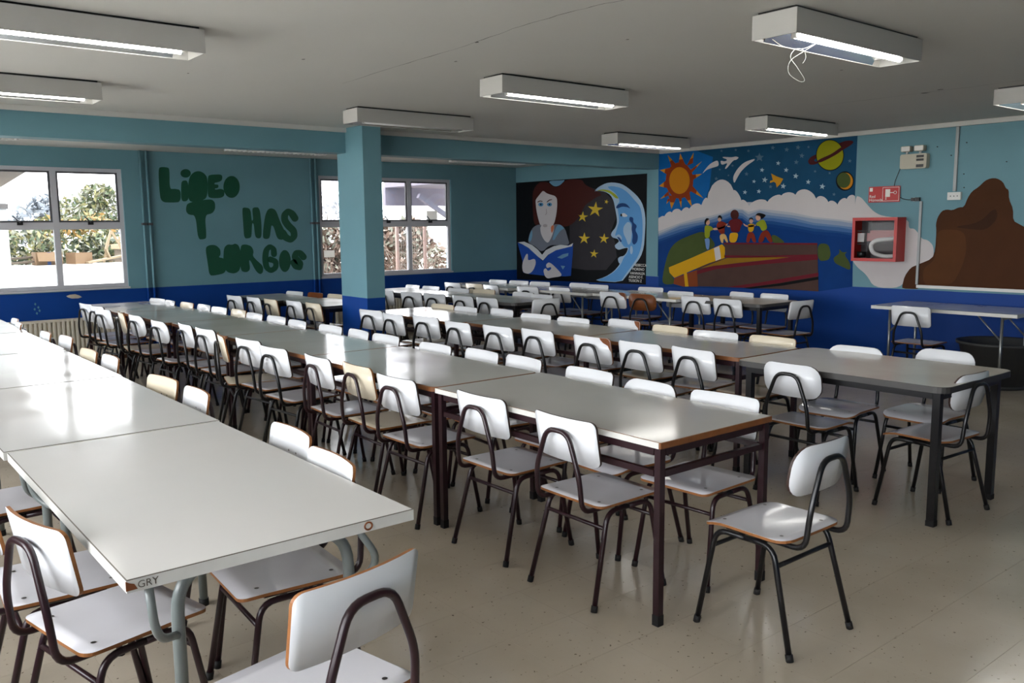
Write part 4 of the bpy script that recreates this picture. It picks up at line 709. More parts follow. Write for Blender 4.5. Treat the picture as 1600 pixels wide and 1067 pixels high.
# ---------------------------------------------------------------- murals
PAINT = {'m1dark':(18,20,24),'m1grey':(58,56,60),'hair':(78,36,32),'bluepale':(122,168,200),'face':(226,220,222),'faceshade':(190,180,182),
 'sweater':(128,134,146),'orange':(226,130,90),'eye':(90,160,210),'book':(40,84,176),'page':(226,228,230),'starY':(232,198,60),
 'moonrim':(178,206,232),'moon':(104,168,228),'moongreen':(170,180,50),'moonshade':(36,74,130),
 'm2sky':(22,76,112),'m2skyL':(16,104,176),'m2sea':(4,58,126),'m2haze':(58,106,160),'m2haze2':(128,150,180),'cloud':(218,212,210),'haze0':(12,64,130),'haze1':(30,80,140),'haze2':(70,112,166),'haze3':(108,138,178),'haze4':(150,166,190),'haze5':(188,192,200),
 'm2green':(74,88,42),'sunray':(146,56,16),'suntip':(212,140,30),'sunface':(206,132,18),'starw':(184,204,212),'stargrey':(92,120,140),
 'bird':(212,150,30),'ring':(76,26,28),'planet':(150,150,14),'black':(14,14,16),'bookbrown':(84,60,54),'bookred':(112,28,40),
 'bookgold':(150,110,24),'bookyel':(224,168,22),'bookspine':(138,66,30),'shirtg':(150,160,34),'shirtr':(136,44,24),'shirtm':(104,26,32),
 'skin':(220,172,146),'jean':(116,152,206),'tan':(222,182,112),'rock':(78,44,20),'rockL':(92,54,25),'rockD':(60,34,17)}
for k, c in PAINT.items():
    c = tuple(int(v*.9) for v in c)
    mat('paint_'+k, c, .6, spec=.12, noise=.2 if k.startswith(('rock','m1','m2','bookb')) else .05, nscale=5)
SOFT = ('reading_figure','painted_moon','earth','white_cloud','brown_rock','painted_airplane','painted_comet','painted_planet','painted_children')
def mural(name, data, label, cy, cz):
    root = tag(empty(name, (XM, cy, cz)), label, 'mural')
    parts = {}
    for part, col, layer, poly in data:
        key = (part, len(parts)) if part in ('earth', 'painted_star') else part
        b = parts.setdefault(key, MB()); d = .0015+.0012*layer
        if part in SOFT: poly = soften(poly, 2 if len(poly) < 30 else 1)
        b.flat(poly, lambda y,z: (-d, y-cy, z-cz), 'paint_'+col)
    for part, b in parts.items(): b.build(part if isinstance(part, str) else part[0], root, True)
    return root
mural('night_mural', MURAL_ONE, 'black mural of a brown haired reader with a blue book facing a blue moon', 10.0, 1.5)
m2 = mural('globe_mural', MURAL_TWO, 'blue mural of children dancing on stacked books under sun, stars and ringed planet', 6.8, 1.7)
mural('rock_mural', MURAL_THREE, 'brown rock and white cloud painted on the teal wall above the folding table', 4.2, 1.4)
nm = bpy.data.objects['night_mural']
for k, (s, y, z) in enumerate([('REBECCA',8.745,1.005),('MORENO',8.79,.945),('HANNALEA',8.835,.885),('ASENCIO F.',8.86,.83),('TIUSION Z',8.865,.775)]):
    text('painted_name', s, .055, (-.012, y-10.0, z-1.5), (math.pi/2,0,-math.pi/2), 'sign_white', nm)

# ---------------------------------------------------------------- chairs
def panel_grid(cols, rows, pos, thick_dir, m, me, mb):
    """cols: list of (y, lo, hi); pos(y,t,lo,hi)->point ; slab of given thickness vector function"""
    b = len(mb.v); nc = len(cols); nr = rows+1
    for side in (0, 1):
        for y, lo, hi in cols:
            for i in range(nr):
                p = Vector(pos(y, lo+(hi-lo)*i/rows)); 
                if side: p = p+Vector(thick_dir(y, lo+(hi-lo)*i/rows))
                mb.v.append(tuple(p))
    def I(s, c, r): return b+s*nc*nr+c*nr+r
    for c in range(nc-1):
        for r in range(rows):
            mb.face((I(0,c,r),I(0,c,r+1),I(0,c+1,r+1),I(0,c+1,r)), m, True)
            mb.face((I(1,c,r),I(1,c+1,r),I(1,c+1,r+1),I(1,c,r+1)), m, True)
        mb.face((I(0,c,0),I(0,c+1,0),I(1,c+1,0),I(1,c,0)), me); mb.face((I(0,c,rows),I(1,c,rows),I(1,c+1,rows),I(0,c+1,rows)), me)
    for r in range(rows):
        mb.face((I(0,0,r),I(1,0,r),I(1,0,r+1),I(0,0,r+1)), me); mb.face((I(0,nc-1,r),I(0,nc-1,r+1),I(1,nc-1,r+1),I(1,nc-1,r)), me)
def rcols(hw, lo, hi, r, n=5, mid=6, wl=None):
    """columns of a rounded rectangle; wl narrows nothing, kept simple"""
    out = []
    for k in range(n+1):
        a = math.pi/2*k/n; y = hw-r+r*math.cos(a); d = r-r*math.sin(a); out.append((y, lo+d, hi-d))
    for k in range(1, mid): out.append((hw-r-(2*(hw-r))*k/mid, lo, hi))
    out += [(-y, l, h) for y, l, h in reversed(out[:n+1])]
    return out[::-1]
TH = .011
def back_pos(hw):
    def f(y, z): return ((.80-z)*.17 - .024*(1-(y/hw)**2), y, z)
    return f
def make_back(lam, style, chip, wood, cs):
    mb = MB(); hw, r = (.192, .028) if style == 'A' else (.19, .075); lo = .603
    f = back_pos(hw); e = 'dark_edge' if lam == 'white' and not chip and not wood else 'ply_edge'
    panel_grid(rcols(hw, lo, .80, r), 1, f, lambda y,z: (-TH,0,0), {'white':'white_laminate','cream':'cream_laminate','brown':'bare_ply'}[lam], e, mb)
    if chip:   # laminate broken away at one upper corner, on both faces
        for off, s in ((.0008, 1), (-TH-.0008, 1)):
            q = [(-.19,.775),(-.19,.70),(-.178,.72),(-.17,.745),(-.13,.765),(-.11,.785),(-.105,.799),(-.165,.799),(-.18,.793)]
            b = len(mb.v); mb.v += [(f(y,z)[0]+off, -cs*y, z) for y, z in q]; mb.face([b+k for k in range(len(q))], 'bare_ply')
    for y in (-.035, .035):        # rivets
        b = len(mb.v); n = 6; x = f(y, .705)[0]+.001
        mb.v += [(x, y+.006*math.cos(k*math.pi/3), .705+.006*math.sin(k*math.pi/3)) for k in range(n)]; mb.face([b+k for k in range(n)], 'screw_steel')
    return mb.mesh('backrest')
def make_seat(lam, style):
    mb = MB(); r = .035 if style == 'A' else .06
    def f(y, x):
        z = .44 - .008*math.exp(-((x-.16)/.12)**2)*(1-(y/.2)**2)
        k = .29 if style == 'B' else .34
        if x > k: z -= (x-k)**2*(2.2 if style == 'B' else 1.2)
        if x < .07: z += (.07-x)**2*.8
        return (x, y*(1.03-.12*x), z)
    panel_grid(rcols(.195, .012, .405, r), 7, f, lambda y,x: (0,0,-TH), 'cream_laminate' if lam == 'cream' else 'shaded_seat_laminate', 'ply_edge', mb)
    for x in (.07, .33):
        for y in (-.135, .135):
            b = len(mb.v); z = f(y, x)[2]+.0012
            mb.v += [(x+.008*math.cos(k*math.pi/4), y+.008*math.sin(k*math.pi/4), z) for k in range(8)]; mb.face([b+k for k in range(8)], 'screw_steel')
    return mb.mesh('seat')
R = .0114
def make_frame(en):
    h = [(.31,.142,.413),(-.034,.142,.413),(-.047,.136,.56),(-.048,.066,.742)]
    pts = h+[(x,-y,z) for x,y,z in reversed(h)]
    return MB().tube(bend(pts, .05, 5), R, en, 8).mesh('back_frame')
def make_leg(en, fx, sy):
    # half of a bent side hoop: along under the seat, then down and outwards to the foot
    if fx: pts = [(.20,.18,.405),(.335,.18,.405),(.405,.205,.0)]
    else:  pts = [(.20,.18,.405),(.075,.18,.405),(-.03,.208,.0)]
    pts = [(x, sy*y, z) for x,y,z in pts]
    mb = MB().tube(bend(pts, .055, 5), R, en, 8)
    d = (Vector(pts[1])-Vector(pts[2])).normalized(); p = Vector(pts[2])
    mb.tube([p, p+d*.028], R+.003, 'rubber', 8)
    return mb.mesh('leg')
CACHE = {}
def cached(key, fn, *a):
    if key not in CACHE: CACHE[key] = fn(*a)
    return CACHE[key]
def chair(x, y, deg, lam, en, style, chip, label, group):
    e = {'black':'black_enamel','maroon':'maroon_enamel'}[en]
    t = tag(empty('school_chair', (x, y, 0), math.radians(deg)), label, 'chair', group)
    place('seat', cached(('seat', lam, style), make_seat, lam, style), t)
    place('backrest', cached(('back', lam, style, chip, row == 'r1', side), make_back, lam, style, chip, row == 'r1', 1 if side == 'R' else -1), t)
    place('back_frame', cached(('frame', e), make_frame, e), t)
    for fx in (0, 1):
        for sy in (-1, 1): place('leg', cached(('leg', e, fx, sy), make_leg, e, fx, sy), t)
    place('rear_stretcher', cached(('rs', e), lambda: MB().tube([(.056,-.187,.335),(.056,.187,.335)], .009, e, 8).mesh('rear_stretcher')), t)
    place('front_stretcher', cached(('fs', e), lambda: MB().tube([(.348,-.184,.335),(.348,.184,.335)], .009, e, 8).mesh('front_stretcher')), t)
    return t
ORD = ['first','second','third','fourth','fifth','sixth','seventh','eighth','ninth','tenth','eleventh','twelfth','thirteenth','fourteenth','fifteenth','sixteenth','seventeenth','eighteenth','nineteenth']
ROWN = {'r1':'grey-tube row','r2':'long maroon row','r3':'column row','r6':'tables behind column','r4':'short dark row','r5':'mural row'}
cnt = {}
for row, side, x, y, deg, lam, en, style, chip in CHAIRS:
    k = cnt[(row, side)] = cnt.get((row, side), -1)+1
    look = {'white':'white','cream':'cream','brown':'brown'}[lam]+(' chipped' if chip else '')+(' round-cornered' if style == 'B' else '')
    if row == 'wall': lab = 'single white chair pushed against the white-edged folding table at the mural wall'
    elif side == 'E': lab = '%s chair set across the head of the %s' % (look, ROWN[row])
    else: lab = '%s chair, %s from the near end, %s %s' % (look, ORD[k], 'mural side of' if side == 'R' else 'side away from murals,', ROWN[row])
    chair(x, y, deg, lam, en, style, chip, lab, 'chairs along the '+ROWN.get(row, 'mural wall'))

# ---------------------------------------------------------------- tables
def slab(name, x0, x1, y0, y1, z0, z1, r, m, me, parent):
    poly = rrect(x0, x1, y0, y1, r, 5) if r else [(x0,y0),(x1,y0),(x1,y1),(x0,y1)]
    mb = MB(); e = .003
    ins = rrect(x0+e, x1-e, y0+e, y1-e, max(r-e,.002), 5) if r else [(x0+e,y0+e),(x1-e,y0+e),(x1-e,y1-e),(x0+e,y1-e)]
    n = len(poly); b = len(mb.v)
    mb.v += [(a,c,z0) for a,c in poly]+[(a,c,z1-.002) for a,c in poly]+[(a,c,z1) for a,c in ins]
    for i in range(n):
        j = (i+1) % n; mb.face((b+i,b+j,b+n+j,b+n+i), me); mb.face((b+n+i,b+n+j,b+2*n+j,b+2*n+i), 'edge_seam' if me == 'edge_white' else me)
    mb.face([b+i for i in range(n)][::-1], me); mb.face([b+2*n+i for i in range(n)], m)
    return mb.build(name, parent)
def table(kind, x0, x1, y0, y1, label, group, z=.761):
    cx, cy = (x0+x1)/2, (y0+y1)/2
    t = tag(empty({'tube':'tube_leg_table','maroon':'dining_table','maroonw':'dining_table','black':'rounded_table','fold':'folding_table'}[kind], (cx, cy, 0)), label, 'table', group)
    a, c = (x1-x0)/2, (y1-y0)/2
    if kind == 'tube':
        slab('tabletop', -a, a, -c, c, z-.034, z, 0, 'top_white', 'edge_white', t)
        tr = .0175
        for s in (-1, 1):
            ye = s*(c-.13); xl = a-.155
            # bent hoop across the width
            for sx in (-1, 1):
                pts = [(0, ye, z-.053), (sx*xl, ye, z-.053), (sx*xl, ye, 0)]
                mb = MB().tube(bend(pts, .17, 8), tr, 'grey_enamel', 10); mb.tube([(sx*xl,ye,0),(sx*xl,ye,.03)], tr+.004, 'rubber', 10)
                mb.build('leg', t)
                # curved brace from the table edge back to the leg
                if sx < 0: ps = [(sx*(xl+.10), s*(c-.018), z-.034), (sx*(xl+.085), s*(c-.03), z-.19), (sx*xl, ye, z-.235)]
                else: ps = [(sx*(xl-.02), s*(c-.02), z-.034), (sx*(xl+.06), s*(c-.035), z-.15), (sx*xl, ye, z-.25)]
                MB().tube(bend(ps, .07, 6), .0115, 'grey_enamel', 8).build('brace', t)
        for sx in (-1, 1): MB().tube([(sx*.18, -c+.19, z-.046), (sx*.18, c-.19, z-.046)], .012, 'grey_enamel', 8).build('under_rail', t)
    elif kind in ('maroon', 'maroonw'):
        m = 'maroon_enamel'
        top = slab('tabletop', -a, a, -c, c, z-.026, z, .006 if kind == 'maroonw' else .05, 'top_grey', 'edge_wood', t)
        if kind == 'maroonw':
            MB().box(-a-.002, -a+.001, -c+.01, c, z-.026, z-.0015, 'edge_white').build('edge_band', top)
        L, w = .022, .03
        for sx in (-1, 1):
            for sy in (-1, 1):
                px, py = sx*(a-L-w/2+.012), sy*(c-L-w/2+.012); b = MB()
                b.box(px-w/2, px+w/2, py-w/2, py+w/2, .03, z-.026, m); b.box(px-w/2-.0015, px+w/2+.0015, py-w/2-.0015, py+w/2+.0015, 0, .045, 'rubber'); b.build('leg', t)
        for zz, hh, nm in ((z-.044, .034, 'apron_rail'), (z-.135, .026, 'lower_rail')):
            for sx in (-1, 1): MB().box(sx*(a-.027)-.011, sx*(a-.027)+.011, -c+.05, c-.05, zz-hh/2, zz+hh/2, m).build(nm, t)
            for sy in (-1, 1): MB().box(-a+.05, a-.05, sy*(c-.027)-.011, sy*(c-.027)+.011, zz-hh/2, zz+hh/2, m).build(nm, t)
    elif kind == 'black':
        m = 'black_enamel'
        slab('tabletop', -a, a, -c, c, z-.034, z, .07, 'top_taupe', 'edge_dark', t)
        w = .04
        for sx in (-1, 1):
            for sy in (-1, 1):
                px, py = sx*(a-.07), sy*(c-.07); b = MB()
                b.box(px-w/2, px+w/2, py-w/2, py+w/2, .02, z-.034, m); b.box(px-w/2-.002, px+w/2+.002, py-w/2-.002, py+w/2+.002, 0, .03, 'rubber'); b.build('leg', t)
        for sx in (-1, 1): MB().box(sx*(a-.06)-.013, sx*(a-.06)+.013, -c+.09, c-.09, z-.075, z-.034, m).build('apron_rail', t)
        for sy in (-1, 1): MB().box(-a+.09, a-.09, sy*(c-.06)-.013, sy*(c-.06)+.013, z-.075, z-.034, m).build('apron_rail', t)
    elif kind == 'fold':
        slab('tabletop', -a, a, -c, c, z-.034, z, 0, 'top_grey', 'edge_white', t)
        for sy in (-1, 1):
            ye = sy*(c-.16)
            for sx in (-1, 1):
                b = MB().tube([(sx*(a-.09), ye, z-.034), (sx*(a-.09), ye, 0)], .0135, 'steel', 10); b.tube([(sx*(a-.09),ye,0),(sx*(a-.09),ye,.04)], .017, 'rubber', 10); b.build('leg', t)
                MB().tube([(sx*(a-.09), ye, z-.27), (sx*(a-.09), ye-sy*.22, z-.036)], .008, 'steel', 8).build('diagonal_brace', t)
            MB().tube([(-a+.09, ye, z-.06), (a-.09, ye, z-.06)], .0115, 'steel', 8).build('cross_rail', t)
    return t
for k, (x0, x1, y0, y1) in enumerate([(.53,1.35,2.14,3.72),(.52,1.36,3.74,5.275),(.53,1.37,5.29,6.75),(.54,1.385,6.77,8.19),(.55,1.4,8.21,9.65)]):
    table('tube', x0, x1, y0, y1, 'white laminate table on bent grey tube legs, %s from the camera end of its row' % ORD[k], 'white tables on grey tube legs')
for k, (x0, x1, y0, y1) in enumerate([(2.51,3.25,2.18,3.735),(2.51,3.245,3.75,5.255),(2.52,3.235,5.265,6.70),(2.52,3.215,6.71,8.04),(2.48,3.18,8.05,9.39),(2.43,3.13,9.40,10.72)]):
    table('maroonw' if k == 0 else 'maroon', x0, x1, y0, y1,
          'grey-topped table with maroon legs and white edge strip, at the near row end' if k == 0 else 'grey-topped maroon table with worn wood edge, %s from the near end of the long row' % ORD[k], 'maroon tables of the long row')
ft = bpy.data.objects['tube_leg_table']
text('pencil_scribble', 'GRY', .026, (-.385, -.7906, .735), (math.pi/2,0,0), 'edge_seam', ft)
MB().prism([(-.412,.734),(-.385,.7345),(-.392,.748),(-.404,.753),(-.412,.7585)], lambda a,c: (a,-.7925,c), lambda a,c: (a,-.7895,c), 'bare_ply').build('chipped_corner', ft)
MB().tube([(.255+.012*math.cos(k*math.pi/8),-.7905,.744+.011*math.sin(k*math.pi/8)) for k in range(16)], .003, 'bare_ply', 5, True).build('rust_ring', ft)
table('black', 4.45, 5.30, 1.97, 3.27, 'taupe round-cornered table on square black legs at the near end of its row', 'tables in front of the column')
for k, (x0, x1, y0, y1) in enumerate([(4.53,5.21,3.29,4.735),(4.49,5.19,4.75,6.2),(4.40,5.08,6.21,7.72)]):
    table('maroon', x0, x1, y0, y1, 'grey-topped maroon table with wood edge, %s behind the taupe round-cornered table' % ORD[k], 'tables in front of the column')
for k, (x0, x1, y0, y1) in enumerate([(4.30,4.92,8.53,9.60),(4.17,4.80,9.62,10.72)]):
    table('black', x0, x1, y0, y1, ['grey table directly behind the teal column','grey table near the window wall, beyond the one behind the column'][k], 'tables behind the column')
for k, (x0, x1, y0, y1) in enumerate([(6.02,6.64,7.37,8.87),(5.93,6.56,8.89,10.45)]):
    table('black', x0, x1, y0, y1, ['dark-legged grey table at the near end of the short row','grey table at the window end of the short dark row'][k], 'tables of the short dark row')
table('black', 7.74, 8.46, 5.37, 6.42, 'dark-legged grey table below the globe mural books', 'tables along the murals')
for k, (x0, x1, y0, y1) in enumerate([(7.64,8.36,6.44,7.79),(7.55,8.26,7.81,9.2),(7.42,8.12,9.22,10.7)]):
    table('fold', x0, x1, y0, y1, 'white-edged table on folding steel legs, %s past the dark-legged one by the murals' % ORD[k], 'tables along the murals')
table('fold', 8.50, 9.24, 3.17, 4.57, 'white-edged folding table standing alone against the wall below the brown rock', 'tables along the murals')

# ---------------------------------------------------------------- ceiling lamps
def lamp(x0, y0, lit, label, wire=False, zb=2.508, zt=2.626):
    Lx, Ly = 1.245, .252
    t = tag(empty('ceiling_lamp', (x0+Lx/2, y0+Ly/2, ZC)), label, 'ceiling lamp', 'fluorescent box lamps on the ceiling')
    a, c = Lx/2, Ly/2; z0, z1 = zb-ZC, zt-ZC; th = .006
    h = MB().box(-a,a,-c,-c+th,z0,z1,'lamp_white').box(-a,a,c-th,c,z0,z1,'lamp_white').box(-a,-a+th,-c+th,c-th,z0,z1,'lamp_white').box(a-th,a,-c+th,c-th,z0,z1,'lamp_white')
    h.box(-a+th,a-th,-c+th,c-th,z1-.006,z1,'lamp_white'); h.build('housing', t)
    MB().box(-a+.02,a-.02,-c+.02,c-.02,z1,0,'black_plastic').build('shadow_gap_strip', t)  # black strip drawn for the shade between housing and ceiling
    # folded mirror reflector
    r = MB(); e = a-.09
    prof = [(-c+th+.001, z0+.004), (-c+.055, z1-.02), (0, z1-.02-.045), (c-.055, z1-.02), (c-th-.001, z0+.004)]
    b = len(r.v)
    for x in (-e, e): r.v += [(x, y, z) for y, z in prof]
    for k in range(4): r.face((b+k, b+k+1, b+5+k+1, b+5+k), 'lamp_reflector')
    r.build('reflector', t)
    for s in (-1, 1):
        MB().box(s*(e-.0)-.004, s*(e)+.004, -c+th, c-th, z0+.03, z1-.01, 'lamp_white').build('end_plate', t)
    yt = -c+.075; zt_ = z0+.010
    MB().tube([(-e+.012, yt, zt_), (e-.012, yt, zt_)], .015, 'tube_lit' if lit else 'tube_unlit', 10).build('fluorescent_tube', t)
    for s in (-1, 1): MB().box(s*(e-.012)-.012, s*(e-.012)+.012, yt-.012, yt+.012, zt_-.014, z1-.02, 'lamp_white').build('lamp_holder', t)
    if wire:
        p = [(-.53,.07,z0+.01),(-.46,.05,z0-.02),(-.38,-.0,z0-.03),(-.32,-.04,z0-.005),(-.36,.0,z0-.04),(-.43,.03,z0-.09),(-.44,.03,z0-.15),(-.39,.0,z0-.19),(-.36,-.01,z0-.18),(-.40,.01,z0-.12),(-.43,.03,z0-.07),(-.40,.02,z0-.03),(-.36,.0,z0-.035),(-.34,.0,z0-.07),(-.355,.01,z0-.10)]
        q = []
        for i in range(len(p)-1):
            p0, p1, p2, p3 = (Vector(p[max(0,i-1)]), Vector(p[i]), Vector(p[i+1]), Vector(p[min(len(p)-1,i+2)]))
            for k in range(5):
                s = k/5; q.append(.5*((2*p1)+(p2-p0)*s+(2*p0-5*p1+4*p2-p3)*s*s+(3*p1-p0-3*p2+p3)*s**3))
        MB().tube(q, .0014, 'pvc_white', 5).build('loose_wire', t)
lamp(.465, 4.61, True, 'lit box lamp nearest the camera above the white tables')
lamp(.475, 6.66, True, 'lit box lamp behind the first one, close before the teal beam')
lamp(3.765, 2.46, True, 'lit box lamp with a loose white wire dangling below', True)
lamp(3.785, 4.74, True, 'lit box lamp at mid ceiling between the dangling-wire lamp and the column')
lamp(3.785, 6.74, False, 'unlit box lamp right in front of the teal column')
lamp(7.13, 6.88, True, 'lit box lamp by the beam near the painted sun')
lamp(7.22, 5.0, True, 'lit box lamp in front of the globe mural sky')
lamp(7.33, 2.76, True, 'lit box lamp near the emergency light and brown rock painting')
def louvre_lamp(x0, label):
    t = tag(empty('louvre_lamp', (x0, 9.5, ZR)), label, 'ceiling lamp', 'louvre lamps behind the beam')
    MB().box(0,1.25,0,.02,-.08,0,'lamp_white').box(0,1.25,.23,.25,-.08,0,'lamp_white').box(0,.01,.02,.23,-.08,0,'lamp_white').box(1.24,1.25,.02,.23,-.08,0,'lamp_white').box(.01,1.24,.02,.23,-.01,0,'lamp_white').build('housing', t)
    sm = MB().box(-.002,.002,.02,.23,-.115,-.04,'pvc_white').mesh('louvre_slat')  # plain white stands in for glints on the silver slats
    for k in range(22): place('louvre_slat', sm, t, (.04+k*.0555, 0, 0))
    MB().box(.01,1.24,.122,.128,-.117,-.04,'pvc_white').build('spine', t)
louvre_lamp(.46, 'louvred silver lamp above window near the grey radiator'); louvre_lamp(3.72, 'louvred silver lamp above the green painted lettering'); louvre_lamp(6.8, 'louvred silver lamp above the window beside the murals')

# ---------------------------------------------------------------- pipes and radiators on the window wall
for nm, xs in (('beside the near window and lettering', (3.35,3.425)), ('between the lettering and the column window', (5.66,5.735))):
    t = tag(empty('pipe_pair', (xs[0], YW, 0)), 'pair of thin teal vertical pipes '+nm, 'pipe', 'pipe pairs on the window wall')
    for i, x in enumerate(xs):
        MB().tube([(x-xs[0],-.03,0),(x-xs[0],-.03,ZR)], .016, 'wall_paint', 8).build('pipe', t)
        MB().box(x-xs[0]-.026,x-xs[0]+.026,-.055,0,1.66,1.69,'frame_dark').build('clamp', t)
def radiator(x0, x1, label):
    t = tag(empty('radiator', (x0, YW, .06)), label, 'radiator'); L = x1-x0
    MB().box(0,L,-.105,-.03,0,.02,'radiator_beige').build('bottom_rail', t)
    MB().box(0,L,-.105,-.03,.46,.49,'radiator_beige').build('top_rail', t)
    MB().box(0,L,-.075,-.06,.02,.46,'radiator_beige').build('back_panel', t)
    n = int(L/.05); fm = MB().prism([(-.017,-.075),(-.012,-.1),(.012,-.1),(.017,-.075)], lambda a,c: (a,c,.02), lambda a,c: (a,c,.46), 'radiator_beige').mesh('fin')
    for k in range(n): place('fin', fm, t, (.025+k*(L-.05)/(n-1), 0, 0))
    for s in (.15, L-.15): MB().box(s-.02,s+.02,-.03,-.015,.05,.44,'radiator_beige').build('bracket', t)
radiator(1.15, 3.2, 'beige ribbed radiator below the near window'); radiator(5.95, 7.95, 'beige ribbed radiator below the window behind the column')

# ---------------------------------------------------------------- things on the mural wall
hc = tag(empty('hose_cabinet', (XM, 4.98, 1.42)), 'red fire hose cabinet with glass door on the white cloud painting', 'fire cabinet')
Yh, Zh, D = .262, .243, .18
MB().box(-D,0,-Yh,-Yh+.015,-Zh,Zh,'fire_red').box(-D,0,Yh-.015,Yh,-Zh,Zh,'fire_red').box(-D,0,-Yh+.015,Yh-.015,-Zh,-Zh+.015,'fire_red').box(-D,0,-Yh+.015,Yh-.015,Zh-.015,Zh,'fire_red').box(-.012,0,-Yh+.015,Yh-.015,-Zh+.015,Zh-.015,'cabinet_dark').build('body', hc)
dr = MB(); f = .034; dx0, dx1 = -D-.016, -D
dr.box(dx0,dx1,-Yh,Yh,Zh-f,Zh,'fire_red').box(dx0,dx1,-Yh,Yh,-Zh,-Zh+f,'fire_red').box(dx0,dx1,-Yh,-Yh+f,-Zh+f,Zh-f,'fire_red').box(dx0,dx1,Yh-f,Yh,-Zh+f,Zh-f,'fire_red')
do = dr.build('door', hc); MB().box(-D-.009,-D-.006,-Yh+f,Yh-f,-Zh+f,Zh-f,'cabinet_glass').build('pane', do)
MB().box(-.10,-.012,.13,.145,-Zh+.015,Zh-.015,'cabinet_dark').box(-.10,-.012,.145,.247,.085,.1,'cabinet_dark').box(-.10,-.012,.145,.247,-.06,-.045,'cabinet_dark').build('rack', hc)
MB().box(-.14,-.03,-.22,.11,-.02,.07,'hose_pink').box(-.13,-.03,-.2,.08,.07,.1,'hose_pink').build('folded_hose', hc)
MB().tube(bend([(-.14,-.22,.01),(-.15,0,-.01),(-.155,.06,-.06),(-.155,.03,-.15),(-.15,-.1,-.19),(-.15,-.22,-.18)], .06, 5), .024, 'hose_white', 8).build('hose_loop', hc)
MB().lathe([(.0,-.14),(.055,-.14),(.055,-.2),(0,-.2)], -.1, .185, 'black_plastic', 14).build('valve', hc)
MB().box(-.12,-.05,.155,.235,-.03,.07,'hose_white').build('nozzle_box', hc)

sg = tag(empty('fire_sign', (XM-.009, 4.98, 1.92)), 'red wall sign reading Red Humeda above the fire hose cabinet', 'sign')
MB().box(-.006,0,-.182,.182,-.088,.088,'sign_red').build('plate', sg)
rt = (math.pi/2, 0, -math.pi/2)
text('sign_text', 'Red', .046, (-.0072,.172,-.036), rt, 'sign_white', sg); text('sign_text', 'Húmeda', .046, (-.0072,.172,-.076), rt, 'sign_white', sg)
fr = MB()
for y0,y1,z0,z1 in ((-.172,-.168,-.076,.076),(.014,.018,-.076,.076),(-.168,.014,.072,.076),(-.168,.014,-.076,-.072)): fr.box(-.0075,-.006,y0,y1,z0,z1,'sign_white')
fr.build('sign_border', sg)
MB().box(-.0075,-.006,-.07,-.015,-.03,.055,'sign_white').box(-.0075,-.006,-.115,-.07,.012,.02,'sign_white').box(-.0075,-.006,-.03,-.018,-.042,-.034,'sign_white').box(-.0075,-.006,-.03,-.018,-.058,-.048,'sign_white').build('hose_symbol', sg)
MB().tube([(-.007,-.128+.016*math.cos(k*math.pi/6),.016+.016*math.sin(k*math.pi/6)) for k in range(12)], .003, 'sign_white', 5, True).build('wheel_symbol', sg)
MB().box(-.0075,-.006,.135,.17,.035,.075,'sign_white').build('badge', sg)

el = tag(empty('emergency_light', (XM, 4.64, 2.26)), 'cream twin-head emergency light high on the teal wall', 'emergency light')
bd = MB(); pr = rrect(-.145,.145,-.078,.078,.02,4)
bd.prism(pr, lambda a,c: (0,a,c), lambda a,c: (-.075,a,c), 'housing_cream'); bd.build('body', el, True)
for z0, z1 in ((.036,.062),(.0,.024),(-.066,-.036)): MB().box(-.0765,-.075,-.115,-.035,z0,z1,'black_plastic').build('label_strip', el)
for y in (.085, -.06):
    hd = MB(); hd.prism(rrect(y-.052,y+.052,.105,.165,.015,4), lambda a,c: (-.02,a,c), lambda a,c: (-.085,a,c), 'housing_cream'); h = hd.build('lamp_head', el, True)
    MB().box(-.087,-.085,y-.044,y+.044,.112,.158,'sign_white').build('lens', h)
    MB().tube([(-.045,y,.075),(-.045,y,.108)], .013, 'pvc_white', 8).build('swivel', el)
def cable(name, pts, r, m, label, cat):
    q = []
    for i in range(len(pts)-1):
        p0,p1,p2,p3 = (Vector(pts[max(0,i-1)]),Vector(pts[i]),Vector(pts[i+1]),Vector(pts[min(len(pts)-1,i+2)]))
        for k in range(6):
            s = k/6; q.append(.5*((2*p1)+(p2-p0)*s+(2*p0-5*p1+4*p2-p3)*s*s+(3*p1-p0-3*p2+p3)*s**3))
    q.append(Vector(pts[-1])); o = Vector(pts[0])
    ob = MB().tube([p-o for p in q], r, m, 6).build(name); ob.location = o; return tag(ob, label, cat)
cb = cable('power_cable', [(XM-.03,4.78,2.24),(XM-.006,4.83,2.15),(XM-.005,4.87,2.03),(XM-.005,4.85,1.93),(XM-.006,4.78,1.87),(XM-.02,4.70,1.852),(XM-.03,4.66,1.853)], .004, 'black_plastic', 'thin black cable running from the emergency light to its plug', 'cable')
tt = tag(empty('wall_plug', (XM,4.6,1.853)), 'black plugs in a small socket at the top of the white conduit', 'plug')
MB().box(-.012,0,-.03,.05,-.02,.02,'pvc_white').build('socket_plate', tt)
MB().box(-.05,-.012,.018,.055,-.017,.017,'black_plastic').build('plug', tt); MB().box(-.05,-.012,-.035,.012,-.02,.02,'black_plastic').build('plug', tt)
tag(MB().box(XM-.024,XM-.006,4.545,4.57,.93,1.83,'conduit_grey').build('conduit'), 'white vertical plastic conduit beside the fire hose cabinet', 'conduit')
tag(MB().box(XM-.024,XM-.006,1.2,4.56,.893,.925,'pvc_white').build('cable_trunking'), 'long white horizontal trunking along the base of the brown rock', 'conduit')
tag(MB().box(XM-.026,XM-.002,4.195,4.225,1.925,ZC-.05,'conduit_grey').build('conduit'), 'white conduit dropping from the ceiling to the wall socket', 'conduit')
so = tag(empty('wall_socket', (XM,4.205,1.875)), 'white double wall socket beside the brown rock painting', 'socket')
